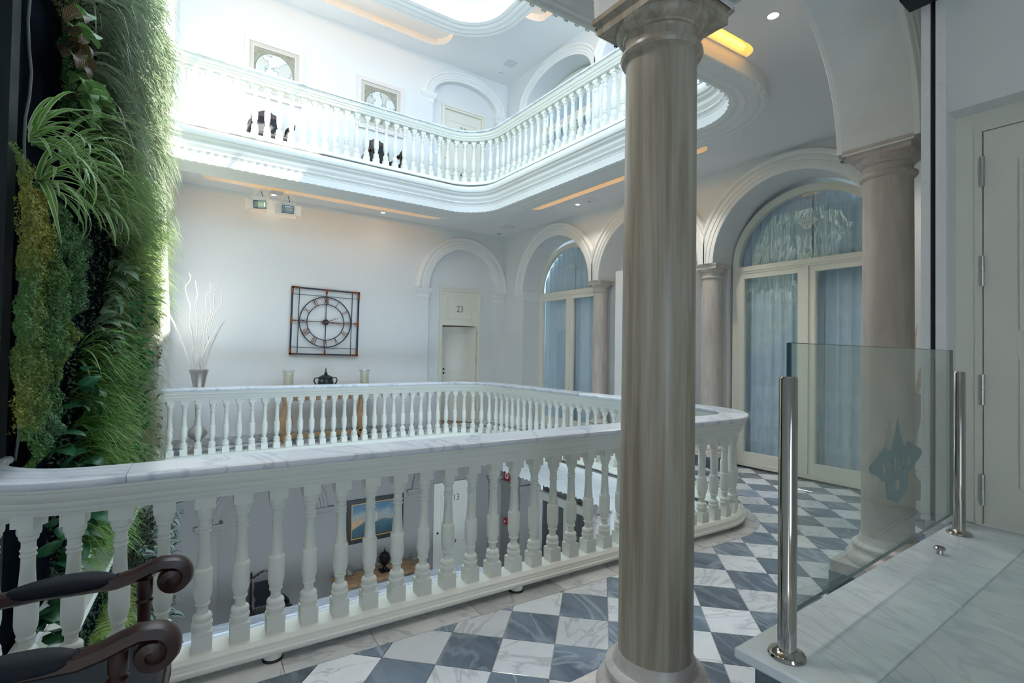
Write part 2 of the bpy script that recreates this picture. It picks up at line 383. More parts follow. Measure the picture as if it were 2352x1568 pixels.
# open rail path: from the left side near, around near, right, far, into the planted wall
def rail_path():
    a = [(Vector((-.726, 3.62)), Vector((-1, .09)).normalized())]
    r = list(RING)
    pts = [x for x in r]
    # drop left straight points
    keep = [x for x in pts if not (x[1].x < -.97 and 3.66 < x[0].y < 7.62)]
    keep = [x for x in keep if not (x[0].x < -.27 and 7.0 < x[0].y < 7.84)]
    return a+keep
RAIL = rail_path(); RL = cum(RAIL)
def at(path, L, s):
    s = max(0, min(L[-1]-1e-6, s))
    for i in range(len(L)-1):
        if L[i+1] >= s:
            t = (s-L[i])/(L[i+1]-L[i]); return path[i][0].lerp(path[i+1][0], t), path[i][1].lerp(path[i+1][1], t).normalized()
def sub(path, L, s0, s1):
    out = [at(path, L, s0)]+[path[i] for i in range(len(L)) if s0+.005 < L[i] < s1-.005]+[at(path, L, s1)]
    return out
def off(path, o): return [(p[0]+q[0]*o, p[1]+q[1]*o) for p, q in path]

# ------------------------------------------------------------------ floors and ceilings
XL, XR, YN, YF = -1.7, 7.35, -2.6, 9.95
def slot(o0, o1, s0, s1, path, L):
    """long light trough with rounded inner-to-outer ends, parallel to the opening"""
    seg = sub(path, L, s0, s1); inner = off(seg, o0)
    seg2 = sub(path, L, s0+.16, s1-.16); outer = off(seg2, o1)
    def cv(a, b, c):
        return [((1-t)**2*a[0]+2*t*(1-t)*b[0]+t*t*c[0], (1-t)**2*a[1]+2*t*(1-t)*b[1]+t*t*c[1]) for t in (.2, .4, .6, .8)]
    e1 = at(path, L, s1); e0 = at(path, L, s0)
    c1 = (e1[0].x+e1[1].x*o1*.98, e1[0].y+e1[1].y*o1*.98); c0 = (e0[0].x+e0[1].x*o1*.98, e0[0].y+e0[1].y*o1*.98)
    return inner+cv(inner[-1], c1, outer[-1])+outer[::-1]+cv(outer[0], c0, inner[0])
RINGL = cum(RING)
def s_of(path, L, x, y):
    best = min(range(len(path)), key=lambda i: (path[i][0]-Vector((x, y))).length); bs = L[best]
    return min((bs+d*.02 for d in range(-60, 61)), key=lambda s: (at(path, L, s)[0]-Vector((x, y))).length)
SN0, SN1 = s_of(RING, RINGL, .2, 2.95), s_of(RING, RINGL, 4.2, 2.75)
SR0, SR1 = s_of(RING, RINGL, 5, 3.75), s_of(RING, RINGL, 5, 7.45)
SF1, SF0 = s_of(RING, RINGL, .45, 8.23), s_of(RING, RINGL, 4.45, 8.23)
SLOTS = [(SN0, SN1, .30, .43), (SR0, SR1, .34, .74), (SF0, SF1, .50, 1.0)]
def ceiling(name, z, slots=True, o=.16):
    outer = [(XL, YN), (XR, YN), (XR, YF), (XL, YF)]
    loops = [outer, off(RING, o)]
    sl = [slot(oa, ob, a, b, RING, RINGL) for a, b, oa, ob in SLOTS] if slots else []
    me = polyfill(loops+sl, z, name, flip=True); me.materials.append(M['ceil'])
    c = link(name, me, kind='structure')
    for lp in sl:
        mb = MB(); n = len(lp); mb.add([(p[0], p[1], z) for p in lp]+[(p[0], p[1], z+.13) for p in lp], [(i, (i+1) % n, n+(i+1) % n, n+i) for i in range(n)])
        top = polyfill([lp], z+.13, 'trough_top', flip=True)
        mb.add([v.co[:] for v in top.vertices], [tuple(p.vertices) for p in top.polygons])
        mb.obj('light_trough', 'ceil', c)
    if slots:
        for a, b, oa, ob in SLOTS:
            mb = MB().sweep([(oa+.005, z+.06), (oa+.03, z+.06), (oa+.03, z+.08), (oa+.005, z+.08)], sub(RING, RINGL, a+.05, b-.05))
            mb.obj('led_strip', 'amber', c)
    return c
ceiling('ceiling', C1); ceiling('ceiling', C2); ceiling('ceiling', C0, slots=False)
def floor_plate(name, z, mat):
    me = polyfill([[(XL, YN), (XR, YN), (XR, YF), (XL, YF)], off(RING, -.10)], z, name); me.materials.append(M[mat])
    return link(name, me, kind='structure')
floor1 = floor_plate('floor', F1-.006, 'grout')
floor2 = floor_plate('floor', F2, 'checker')
floor0 = floor_plate('floor', F0, 'checker')
FB = -7.2      # ground floor far below
struct('floor', MB().box(XL, XR, YN, YF, FB-.1, FB), 'ground')
struct('wall_back', MB().box(XL, XR, 9.0, 9.1, FB, F0-.02).box(XL, XR, 2.0, 2.1, FB, F0-.02).box(5.9, 6.0, 2.1, 9.0, FB, F0-.02).box(-1.4, -1.3, 2.1, 9.0, FB, F0-.02), 'shaded_wall')

# tiles: diagonal checkerboard, each tile its own slab
PT, QT, P0, Q0 = .3055, .2945, 2.532, .0655
s2 = math.sqrt(.5)
def clip_half(poly, px, py, nx, ny):
    out = []
    for i in range(len(poly)):
        a, b = poly[i], poly[(i+1) % len(poly)]
        da = (a[0]-px)*nx+(a[1]-py)*ny; db = (b[0]-px)*nx+(b[1]-py)*ny
        if da >= 0: out.append(a)
        if (da >= 0) != (db >= 0):
            t = da/(da-db); out.append((a[0]+(b[0]-a[0])*t, a[1]+(b[1]-a[1])*t))
    return out
def nearest(x, y):
    q = Vector((x, y)); best = None
    for i in range(len(RING)):
        a, na = RING[i]; b, nb = RING[(i+1) % len(RING)]; d = b-a; t = max(0, min(1, (q-a).dot(d)/d.length_squared)); c = a+d*t
        k = (q-c).length
        if best is None or k < best[0]: nn = na.lerp(nb, t).normalized(); best = (k, c, nn, (q-c).dot(nn))
    return best
tiles = []
for i in range(-22, 36):
    for j in range(-34, 26):
        p0 = P0+i*PT; q0 = Q0+j*QT; g = .0022
        cs = [(p0+g, q0+g), (p0+PT-g, q0+g), (p0+PT-g, q0+QT-g), (p0+g, q0+QT-g)]
        poly = [((a+b)*s2, (a-b)*s2) for a, b in cs]
        cx = sum(v[0] for v in poly)/4; cy = sum(v[1] for v in poly)/4
        if not (-1.9 < cx < 7.3 and -1.2 < cy < 9.9): continue
        _, c, nn, d = nearest(cx, cy)
        if d < -.05: continue
        poly = clip_half(poly, c.x+nn.x*.23, c.y+nn.y*.23, nn.x, nn.y)
        for (a, b, nx, ny) in ((0, BY-.0, 0, -1), (6.985, 0, -1, 0), (-1.65, 0, 1, 0), (0, -1.0, 0, 1)):
            if len(poly) > 2: poly = clip_half(poly, a, b, nx, ny)
        if len(poly) < 3: continue
        ar = abs(sum(poly[k][0]*poly[(k+1) % len(poly)][1]-poly[(k+1) % len(poly)][0]*poly[k][1] for k in range(len(poly))))/2
        if ar < .0015: continue
        # distance along view for ranking; skip what stands behind the camera or under the landing
        dist = math.hypot(cx, cy); fwd = cx*_f.x+cy*_f.y
        vis = fwd > .6 and dist > .8 and not (cx > 1.5 and cy < .5)
        tiles.append((0 if vis else 1, dist, poly, (i+j) % 2))
tiles.sort(key=lambda t: (t[0], t[1]))
def tile_mb(mb, poly, z0, z1):
    n = len(poly); cx = sum(p[0] for p in poly)/n; cy = sum(p[1] for p in poly)/n
    mb.add([(x, y, z0) for x, y in poly]+[(x, y, z1-.0012) for x, y in poly]+[(x+(cx-x)*.012, y+(cy-y)*.012, z1) for x, y in poly],
           [(k, (k+1) % n, n+(k+1) % n, n+k) for k in range(n)]+[(n+k, n+(k+1) % n, 2*n+(k+1) % n, 2*n+k) for k in range(n)]+[tuple(range(2*n, 3*n))])
    return mb
rest = [MB(), MB()]; cnt = 0
for vis, dist, poly, par in tiles:
    # orient ccw
    a2 = sum(poly[k][0]*poly[(k+1) % len(poly)][1]-poly[(k+1) % len(poly)][0]*poly[k][1] for k in range(len(poly)))
    if a2 < 0: poly = poly[::-1]
    if cnt < 300 and vis == 0:
        cx = sum(p[0] for p in poly)/len(poly); cy = sum(p[1] for p in poly)/len(poly)
        tile_mb(MB(), [(x-cx, y-cy) for x, y in poly], -.006, .0005*rnd.random()).obj('floor_tile', 'tile_d' if par else 'tile_w', floor1, loc=(cx, cy, 0)); cnt += 1
    else: tile_mb(rest[par], poly, -.006, 0)
rest[0].obj('floor_tiles', 'tile_w', floor1, kind='stuff'); rest[1].obj('floor_tiles', 'tile_d', floor1, kind='stuff')
# white marble border slabs around the opening
Ltot = RINGL[-1]; s = s_of(RING, RINGL, -.3, 3.0); nb = 0
ss = 0.0; k = 0
while ss < Ltot-.02:
    ln = .44+.22*rnd.random(); e = min(Ltot, ss+ln)
    seg = sub(RING, RINGL, ss+.002, e-.002)
    if not (seg[0][1].x < -.95 and 3.7 < seg[0][0].y < 7.8):
        MB().sweep([(-.125, -.02), (.235, -.02), (.235, .0025), (-.125, .0025)], seg).obj('border_slab', 'border', floor1)
    ss = e; k += 1
# skirting tiles, back wall L1
x = .2
while x < 4.5:
    MB().box(x+.002, min(4.5, x+.6)-.002, BY-.018, BY+.01, 0, .125).obj('skirting_slab', 'border', floor1); x += .6

# ------------------------------------------------------------------ slab edges (cornices) around the opening
CORN = [(-.12, .0), (-.165, -.004), (-.172, -.02), (-.172, -.095), (-.165, -.108), (-.145, -.115), (-.145, -.135), (-.135, -.15), (-.115, -.165),
        (-.108, -.185), (-.112, -.20), (-.105, -.225), (-.085, -.25), (-.082, -.265), (-.088, -.272), (-.084, -.292), (-.076, -.30), (-.074, -.315), (-.070, -.318),
        (-.070, -.335), (-.066, -.338), (-.066, -.445), (-.045, -.452), (-.03, -.462), (-.005, -.468), (.015, -.462), (.035, -.470), (.055, -.485), (.085, -.49),
        (.095, -.482), (.13, -.486), (.15, -.500), (.20, -.505), (.22, -.498), (.245, -.510), (.275, -.510), (.285, -.500), (.285, -.34)]
def beads(path, closed, o, z, pitch, level, kids):
    mb = MB(); L = cum(path)
    s = 0
    while s < L[-1]-.05:
        for d in (0, .014, .028):
            p, q = at(path, L, s+d); t = Vector((-q.y, q.x)); c = p+q*o
            w = .0045
            a = [c+q*x+t*y for x, y in ((-.007, -w), (.003, -w), (.003, w), (-.007, w))]
            mb.add([(v.x, v.y, z-.006) for v in a]+[(v.x, v.y, z+.007) for v in a], [(0, 3, 2, 1), (4, 5, 6, 7), (0, 1, 5, 4), (1, 2, 6, 5), (2, 3, 7, 6), (3, 0, 4, 7)])
        s += pitch
    return mb
def cornice(level, nm):
    c = struct(nm, MB().sweep(CORN, RING, closed=True, pclosed=False, z0=level), 'plaster', smooth=40)
    rp = RING+[RING[0]]
    for o, z in ((-.088, -.283), (-.070, -.450), (.262, -.512)):
        beads(rp, True, o, level+z, .105, level, c).obj('bead_row', 'plaster', c, kind='stuff')
    return c
cornice(F2, 'trim_1'); cornice(F1, 'trim_2'); cornice(8.13, 'trim_3'); cornice(F0, 'trim_0')
# skylight curb above
CURB = [(-.17, 0), (-.20, .02), (-.20, .06), (-.24, .09), (-.25, .13), (-.30, .16), (-.30, .20), (-.34, .22), (-.36, .26), (-.36, .40), (-.10, .40), (.30, .40), (.30, -.36)]
struct('trim_4', MB().sweep(CURB, RING, closed=True, pclosed=False, z0=8.13), 'plaster', smooth=40)
sky_w = struct('window_1', MB().sweep([(-.36, 8.53), (-.30, 8.53), (-.30, 8.60), (-.36, 8.60)], RING, closed=True), 'white_pl', 'white framed glass skylight over the atrium opening')
for xx in (1.0, 2.35, 3.7):
    MB().box(xx-.025, xx+.025, 3.2, 7.9, 8.54, 8.60).obj('glazing_bar', 'white_pl', sky_w)
MB().box(-.3, 4.7, 5.53, 5.58, 8.54, 8.60).obj('glazing_bar', 'white_pl', sky_w)
me = polyfill([off(RING, -.34)], 8.60, 'pane'); me.materials.append(M['clear']); link('pane', me, sky_w)

# ------------------------------------------------------------------ balustrades
def bal_mesh():
    mb = MB(); h = .0445
    mb.cbox(0, 0, h, h, 0, .092)                       # bottom block
    mb.cbox(0, 0, h, h, .702, .757)                    # top block
    pr = [(.0, .092), (.043, .092), (.043, .112), (.046, .118), (.047, .128), (.044, .136), (.041, .139), (.043, .148), (.044, .158), (.040, .168), (.034, .173), (.027, .176),
          (.0245, .19), (.0245, .205), (.028, .212), (.033, .217), (.034, .222), (.033, .227), (.030, .230), (.033, .240), (.038, .256), (.0415, .280), (.0415, .386), (.0405, .393), (.036, .400), (.0335, .403),
          (.032, .42), (.0285, .47), (.0260, .52), (.0250, .566), (.0250, .570), (.029, .573), (.0305, .578), (.029, .583), (.0255, .586), (.0255, .592), (.029, .595), (.0305, .600), (.029, .605), (.0255, .608),
          (.0255, .636), (.030, .642), (.034, .648), (.035, .656), (.035, .664), (.041, .668), (.043, .678), (.043, .690), (.041, .702), (.0, .702)]
    mb.lathe(pr, 20, cap=False)
    return mb.mesh('baluster', 'balus', 32)
BAL = bal_mesh()
# handrail: moulded body and marble coping (o: + is gallery side)
half = [(.060, .872), (.066, .874), (.068, .884), (.074, .890), (.076, .905), (.084, .912), (.090, .925), (.090, .936), (.098, .942), (.104, .955), (.112, .966), (.112, .980), (.118, .985), (.118, 1.0)]
HPROF = [(-o, z) for o, z in half[::-1]]+half
CPROF = [(.124, 1.0), (.133, 1.006), (.137, 1.018), (.135, 1.032), (.126, 1.040), (-.126, 1.040), (-.135, 1.032), (-.137, 1.018), (-.133, 1.006), (-.124, 1.0)]
BPROF = [(-.112, .042), (-.116, .052), (-.114, .064), (-.104, .070), (-.100, .080), (-.096, .084), (-.092, .098), (-.076, .110), (-.070, .115), (.070, .115), (.076, .110), (.092, .098), (.096, .084), (.100, .080), (.104, .070), (.114, .064), (.116, .052), (.112, .042)]
def balustrade(z, label, s0=0.0, s1=None, phase=0.0, group=None):
    s1 = s1 or RL[-1]
    t = thing('balustrade', label, 'balustrade', (0, 0, z))
    path = sub(RAIL, RL, s0, s1); L = cum(path); T = L[-1]
    MB().sweep(HPROF[::-1], path).obj('handrail', 'balus', t, smooth=40)
    MB().sweep(BPROF, path).obj('base_rail', 'balus', t, smooth=22)
    a = 0.0; k = 0
    while a < T-.05:
        b = min(T, a+(1.05, 1.22, 1.34, 1.18)[k % 4])
        if T-b < .35: b = T
        MB().sweep(CPROF, sub(path, L, a+.0012, b-.0012)).obj('coping_slab', 'cap', t, smooth=40); a = b; k += 1
    s = .09+phase; i = 0
    while s < T-.05:
        p, q = at(path, L, s)
        link('baluster', BAL, t, (p.x, p.y, .115), math.atan2(q.y, q.x)); s += .1668; i += 1
    s = .15+(s_of(RAIL, RL, .54, 2.95)-s0-.15) % 1.5
    foot = MB().lathe([(.040, .012), (.046, .016), (.046, .045)], 20); fm = foot.mesh('foot', 'balus', 30)
    rm = MB().lathe([(.05, .0), (.052, .004), (.050, .012)], 20).mesh('rubber_ring', 'rubber', 30)
    while s < T-.1:
        p, q = at(path, L, s); p = p+q*.068; f = link('foot', fm, t, (p.x, p.y, 0)); link('rubber_ring', rm, f); s += 1.5
    return t
balustrade(F1, 'white turned balustrade with marble coping around the atrium at this gallery level', 0, None, .101)
balustrade(F2, 'sunlit white balustrade around the opening of the gallery above')
balustrade(F0, 'shaded balustrade one floor below, seen between the near balusters', s_of(RAIL, RL, 5.0, 3.4))

# ------------------------------------------------------------------ walls with arches
def W3(axis, c, sgn):
    """u, z, depth -> xyz; depth grows away from the gallery"""
    if axis == 'y': return lambda u, z, d=0: (u, c+sgn*d, z)
    return lambda u, z, d=0: (c+sgn*d, u, z)
def arch_wall(name, axis, c, sgn, u0, u1, z0, z1, ops, depth, mat='wall', both=False, pier=None):
    f = W3(axis, c, sgn); mb = MB(); cur = u0; N = 28
    def quad(a, b, cc, d): mb.add([a, b, cc, d], [(0, 1, 2, 3)])
    fronts = [0]+([depth] if both else [])
    for (uc, r, zs, rise, zb) in sorted(ops):
        l, rr = max(uc-r, u0), min(uc+r, u1)
        for d in fronts:
            zp = pier if (pier is not None and cur > u0) else z0
            if l > cur: quad(f(cur, zp, d), f(l, zp, d), f(l, z1, d), f(cur, z1, d))
            if zb > z0: quad(f(l, z0, d), f(rr, z0, d), f(rr, zb, d), f(l, zb, d))
        if rise > 0: pts = [(uc-r*math.cos(PI*k/N), zs+rise*math.sin(PI*k/N)) for k in range(N+1)]
        else: pts = [(l, zs), (rr, zs)]
        for (a, za), (b, zb2) in zip(pts, pts[1:]):
            for d in fronts: quad(f(a, za, d), f(b, zb2, d), f(b, z1, d), f(a, z1, d))
            quad(f(a, za), f(b, zb2), f(b, zb2, depth), f(a, za, depth))
        so = sorted(ops); first = (uc, r, zs, rise, zb) == so[0]; last = (uc, r, zs, rise, zb) == so[-1]
        if pier is None or first: quad(f(l, zb), f(l, zs), f(l, zs, depth), f(l, zb, depth))
        if pier is None or last: quad(f(rr, zb), f(rr, zs), f(rr, zs, depth), f(rr, zb, depth))
        if pier is not None and not first: quad(f(cur, pier), f(l, pier), f(l, pier, depth), f(cur, pier, depth))
        cur = rr
    for d in fronts:
        if u1 > cur: quad(f(cur, z0, d), f(u1, z0, d), f(u1, z1, d), f(cur, z1, d))
    return struct(name, mb, mat)
ARP = [(0, 0), (0, .030), (.012, .036), (.05, .036), (.056, .046), (.10, .046), (.106, .040), (.112, .052), (.16, .056), (.172, .048), (.18, .062), (.205, .074), (.232, .070), (.245, .050), (.25, 0)]
TN = [4]
TM = ['plaster']
def trim(mb, mat=None, smooth=40):
    mat = mat or TM[0]
    TN[0] += 1; return struct('trim_%d' % TN[0], mb, mat, smooth=smooth)
def archivolt(axis, c, sgn, uc, r, zs, rise, ulo=-99, uhi=99, k=1.0, flip=False):
    f = W3(axis, c, sgn); mb = MB(); N = 40; n = len(ARP); vs = []
    for i in range(N+1):
        a = PI*i/N
        for (ro, p) in ARP:
            u = uc-(r+ro*k)*math.cos(a); z = zs+(rise+ro*k)*math.sin(a); u = max(ulo, min(uhi, u)); vs.append(f(u, z, -p))
    fs = [(i*n+j, (i+1)*n+j, (i+1)*n+j+1, i*n+j+1) for i in range(N) for j in range(n-1)]
    mb.add(vs, fs); return trim(mb)
IMP = [(.0, 0), (.012, .012), (.015, .03), (.010, .045), (.012, .062), (.022, .082), (.034, .10), (.048, .115), (.050, .135), (.060, .150), (.066, .165), (.066, .195), (0, .20)]
def impost(axis, c, sgn, u0, u1, z, wrap0=True, wrap1=True, depth=.45, h=1.0):
    """moulded cap round a pier face; wraps into the reveal on the sides asked for"""
    f = W3(axis, c, sgn); mb = MB(); vs = []; n = len(IMP)
    pts = []
    if wrap0: pts.append((u0, depth, -1, 0))
    pts += [(u0, 0, -1 if wrap0 else 0, -1), (u1, 0, 1 if wrap1 else 0, -1)]
    if wrap1: pts.append((u1, depth, 1, 0))
    for (u, d, du, dd) in pts:
        for (p, zz) in IMP: vs.append(f(u+du*p, z+zz*h, d+dd*p))
    m = len(pts); fs = [(i*n+j, (i+1)*n+j, (i+1)*n+j+1, i*n+j+1) for i in range(m-1) for j in range(n-1)]
    fs += [tuple(range(n-1, -1, -1)), tuple((m-1)*n+k for k in range(n))]
    mb.add(vs, fs); return trim(mb)

# level 1 -----------------------------------------------------------
BAYS = [7.87, 5.56, 3.25]
arch_wall('wall_right', 'x', WX, 1, -2.6, 9.75, F1, C1+.05, [(b, 1.03, 2.93, 1.03, F1) for b in BAYS], .50, pier=2.93)
for b in BAYS: archivolt('x', WX, 1, b, 1.03, 2.93, 1.03, b-1.1565 if b > 4 else -99, b+1.1565 if b < 7 else 99)
impost('x', WX, 1, 8.90, 9.18, 2.73, True, False); impost('x', WX, 1, 1.98, 2.22, 2.73, False, True)
arch_wall('wall_back', 'y', BY, 1, -.1, WX+.02, F1, C1+.05, [(5.466, .845, 2.91, .90, F1)], .12)
archivolt('y', BY, 1, 5.466, .845, 2.91, .90, -99, WX-.005, 1.08)
impost('y', BY, 1, 4.37, 4.621, 2.71, True, True, .12); impost('y', BY, 1, 6.311, WX-.01, 2.71, True, False, .12)
arch_wall('wall_back', 'y', BY+.12, 1, 4.55, 6.4, F1, 3.9, [(5.435, .44, 2.93, 0, F1)], .16)
# level 2
arch_wall('wall_right', 'x', WX, 1, 2.0, 9.75, C1+.05, C2+.05, [(b, 1.03, 6.93, .56, F2) for b in BAYS], .50)
for b in BAYS: archivolt('x', WX, 1, b, 1.03, 6.93, .56, b-1.1565 if b > 4 else -99, b+1.1565 if b < 7 else 99, .85)
impost('x', WX, 1, 8.90, 9.18, 6.74, True, False)
for yy in (6.71, 4.41): impost('x', WX, 1, yy-.125, yy+.125, 6.74)
arch_wall('wall_back', 'y', BY, 1, -.1, WX+.02, C1+.05, C2+.05, [(5.44, .80, 7.0, .46, F2)], .12)
archivolt('y', BY, 1, 5.44, .80, 7.0, .46, -99, WX-.005, .85)
impost('y', BY, 1, 4.40, 4.64, 6.82, True, True, .12); impost('y', BY, 1, 6.24, WX-.01, 6.82, True, False, .12)
arch_wall('wall_back', 'y', BY+.12, 1, 4.5, 6.4, F2, 7.7, [(5.445, .47, 6.87, 0, F2)], .10)
# level 0
arch_wall('wall_right', 'x', WX, 1, 2.0, 9.75, F0, C0+.05, [(b, 1.03, -1.30, .60, F0) for b in BAYS], .50, 'shaded_wall', pier=-1.30)
TM[0] = 'shaded_wall'  # lower trims take the same darkened colour as their walls
impost('x', WX, 1, 8.90, 9.64, -1.50, True, False)
arch_wall('wall_back', 'y', BY, 1, -.1, WX+.02, F0, C0+.05, [(1.66, .76, -1.30, .62, F0), (5.40, .86, -1.22, .62, F0)], .12, 'shaded_wall')
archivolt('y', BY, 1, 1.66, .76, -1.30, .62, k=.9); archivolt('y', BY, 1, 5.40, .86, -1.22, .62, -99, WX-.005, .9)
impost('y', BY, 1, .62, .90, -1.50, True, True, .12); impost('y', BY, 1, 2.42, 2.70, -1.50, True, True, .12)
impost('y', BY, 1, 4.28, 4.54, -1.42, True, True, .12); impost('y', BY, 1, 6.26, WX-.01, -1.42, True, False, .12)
TM[0] = 'plaster'
mb = MB(); mb.box(.8, 2.5, BY+.12, BY+.16, F0, -.4); struct('wall_back', mb, 'shaded_wall')
arch_wall('wall_back', 'y', BY+.12, 1, 4.5, 6.4, F0, -.4, [(5.385, .44, -1.28, 0, F0)], .16, 'shaded_wall')
# left side: carrier of the planting, then the white return wall
LA = Vector((-.62, 3.66)); LD = Vector((math.sin(math.radians(5)), math.cos(math.radians(5)))); LN = Vector((LD.y, -LD.x))
def wl(s, d): q = LA+LD*s+LN*d; return q
def quadprism(pts, z0, z1): return MB().add([(p[0], p[1], z0) for p in pts]+[(p[0], p[1], z1) for p in pts], [(3, 2, 1, 0), (4, 5, 6, 7), (0, 1, 5, 4), (1, 2, 6, 5), (2, 3, 7, 6), (3, 0, 4, 7)])
a, b = wl(4.47, -.06), wl(4.47, -.5)
mb = quadprism([(XL, 3.66), wl(0, -.06), wl(4.47, -.06), (XL, 8.2)], F0, 8.8); struct('wall_left', mb, 'wall')
mb = quadprism([(-.9, 8.12), (.02, 8.22+.0), (.17, BY), (-.9, BY)], F0, 8.2); struct('wall_left', mb, 'wall')
struct('wall_left', MB().box(XL-.1, XL, YN, 3.66, F1, C1), 'wall')
struct('wall_left', MB().box(XL-.1, XL, YF-6.3, YF, 4.3, 8.8), 'wall')
# near wall behind the camera, with window openings that let the day in
arch_wall('wall_front', 'y', YN, -1, XL, XR, F1, C1, [(-.4, .6, 2.3, .6, .9)], .4)

# ------------------------------------------------------------------ arcade in front of the camera
AY0, AY1 = 1.14, 1.55
arch_wall('wall_front', 'y', AY0, 1, XL, XR-.3, 3.0, C1+.02, [(-1.82, 1.0, 3.02, .98, 3.0), (.52, 1.0, 3.02, .98, 3.0), (2.86, 1.0, 3.02, .98, 3.0), (5.2, 1.0, 3.02, .98, 3.0)], AY1-AY0, both=True)
for uc in (.52, 2.86, 5.2):
    archivolt('y', AY0, 1, uc, 1.0, 3.02, .98, uc-1.165, uc+1.165); archivolt('y', AY1, -1, uc, 1.0, 3.02, .98, uc-1.165, uc+1.165)

# ------------------------------------------------------------------ columns
def column(x, y, z, label, R=.143, htop=2.99, mat='column', ped=.155, group=None, name='column'):
    t = thing(name, label, 'column', (x, y, z), 0, group)
    MB().cbox(0, 0, .255*R/.143, .255*R/.143, 0, ped).obj('pedestal', 'darkstone', t)
    b = ped
    k = R/.143
    MB().cbox(0, 0, .25*k, .25*k, b, b+.075).obj('plinth', 'colbase', t)
    b += .075
    pr = [(.228*k, b), (.236*k, b+.018), (.236*k, b+.040), (.226*k, b+.058), (.206*k, b+.068), (.198*k, b+.074), (.192*k, b+.088), (.192*k, b+.096), (.200*k, b+.106), (.199*k, b+.120), (.184*k, b+.132), (.170*k, b+.138), (.160*k, b+.160), (.152*k, b+.185)]
    MB().lathe(pr, 48).obj('base', 'colbase', t, smooth=40)
    b += .178
    zt = htop-.215
    sh = [(.150*k, b)]+[((.148-.006*(i/10)**1.6)*k, b+.01+(zt-b-.01)*i/10) for i in range(11)]
    MB().lathe(sh, 48).obj('shaft', mat, t, smooth=40)
    cp = [(.142*k, zt), (.146*k, zt+.004), (.160*k, zt+.012), (.166*k, zt+.024), (.164*k, zt+.038), (.150*k, zt+.047), (.142*k, zt+.050), (.141*k, zt+.082), (.146*k, zt+.092), (.155*k, zt+.096), (.157*k, zt+.103), (.166*k, zt+.108), (.180*k, zt+.122), (.187*k, zt+.138), (.188*k, zt+.146)]
    MB().lathe(cp, 48).obj('capital', mat, t, smooth=30)
    mb = MB().cbox(0, 0, .186*k, .186*k, zt+.145, zt+.175)
    h0, h1 = .186*k, .203*k
    mb.add([(-h0, -h0, zt+.175), (h0, -h0, zt+.175), (h0, h0, zt+.175), (-h0, h0, zt+.175), (-h1, -h1, zt+.195), (h1, -h1, zt+.195), (h1, h1, zt+.195), (-h1, h1, zt+.195)], [(0, 1, 5, 4), (1, 2, 6, 5), (2, 3, 7, 6), (3, 0, 4, 7)])
    mb.cbox(0, 0, h1, h1, zt+.195, htop)
    mb.obj('abacus', mat, t); return t
column(1.69, 1.36, F1, 'large grey-brown veined marble column in the foreground', htop=3.035)
column(4.06, 1.345, F1, 'pale marble column behind the glass barrier', mat='column2', htop=3.035)
column(6.69, 6.71, F1, 'slim pale column between the two farther arches of the window wall', .13, 2.93, 'column2', group=None)
column(6.69, 4.41, F1, 'slim column at the left of the large arched window', .13, 2.93, 'column2')
column(6.69, 6.71, F0, 'dim column by the dark windows one floor below', .13, 2.10, 'column2')
column(6.69, 4.41, F0, 'half hidden column farther right one floor below', .13, 2.10, 'column2')
# piers behind the engaged columns (window plane)
for z0, z1 in ((F1, 2.925), (F0, -1.305)):
    for yy in (6.71, 4.41): trim(MB().box(6.90, 7.05, yy-.12, yy+.12, z0, z1), 'wall', None)

# ------------------------------------------------------------------ windows and curtains
def ring_strip(f, uc, r0, r1, zs, ri0, ri1, d0, d1, N=28):
    mb = MB(); vs = []
    for i in range(N+1):
        a = PI*i/N
        for (r, ri, d) in ((r0, ri0, d0), (r1, ri1, d0), (r1, ri1, d1), (r0, ri0, d1)): vs.append(f(uc-r*math.cos(a), zs+ri*math.sin(a), d))
    mb.add(vs, [(i*4+k, (i+1)*4+k, (i+1)*4+(k+1) % 4, i*4+(k+1) % 4) for i in range(N) for k in range(4)]); return mb
def boxf(mb, f, u0, u1, z0, z1, d0, d1):
    return mb.add([f(u0, z0, d0), f(u1, z0, d0), f(u1, z1, d0), f(u0, z1, d0), f(u0, z0, d1), f(u1, z0, d1), f(u1, z1, d1), f(u0, z1, d1)],
                  [(0, 1, 2, 3), (7, 6, 5, 4), (0, 4, 5, 1), (1, 5, 6, 2), (2, 6, 7, 3), (3, 7, 4, 0)])
EMB = [(0, -1), (-.10, -.90), (-.19, -.84), (-.21, -.70), (-.235, -.45), (-.30, -.43), (-.38, -.30), (-.50, -.20), (-.54, -.10), (-.52, -.04), (-.24, .22), (-.21, .20), (-.22, .10), (-.17, .15), (-.13, .10),
       (-.10, .22), (-.05, .45), (0, .75), (.05, .45), (.10, .22), (.13, .10), (.17, .15), (.22, .10), (.21, .20), (.24, .22), (.52, -.04), (.54, -.10), (.50, -.20), (.38, -.30), (.30, -.43), (.235, -.45), (.21, -.70), (.19, -.84), (.10, -.90)]
def ov(cx, cy, rx, ry, n=12, tilt=0): return [(cx+rx*math.cos(2*PI*i/n)*math.cos(tilt)-ry*math.sin(2*PI*i/n)*math.sin(tilt), cy+rx*math.cos(2*PI*i/n)*math.sin(tilt)+ry*math.sin(2*PI*i/n)*math.cos(tilt)) for i in range(n)]
EMH = [ov(0, -.62, .055, .13), ov(-.04, -.20, .018, .22), ov(.04, -.20, .018, .22), ov(-.13, -.19, .018, .17, tilt=.12), ov(.13, -.19, .018, .17, tilt=-.12), ov(-.25, -.22, .03, .14, tilt=.25), ov(.25, -.22, .03, .14, tilt=-.25)]
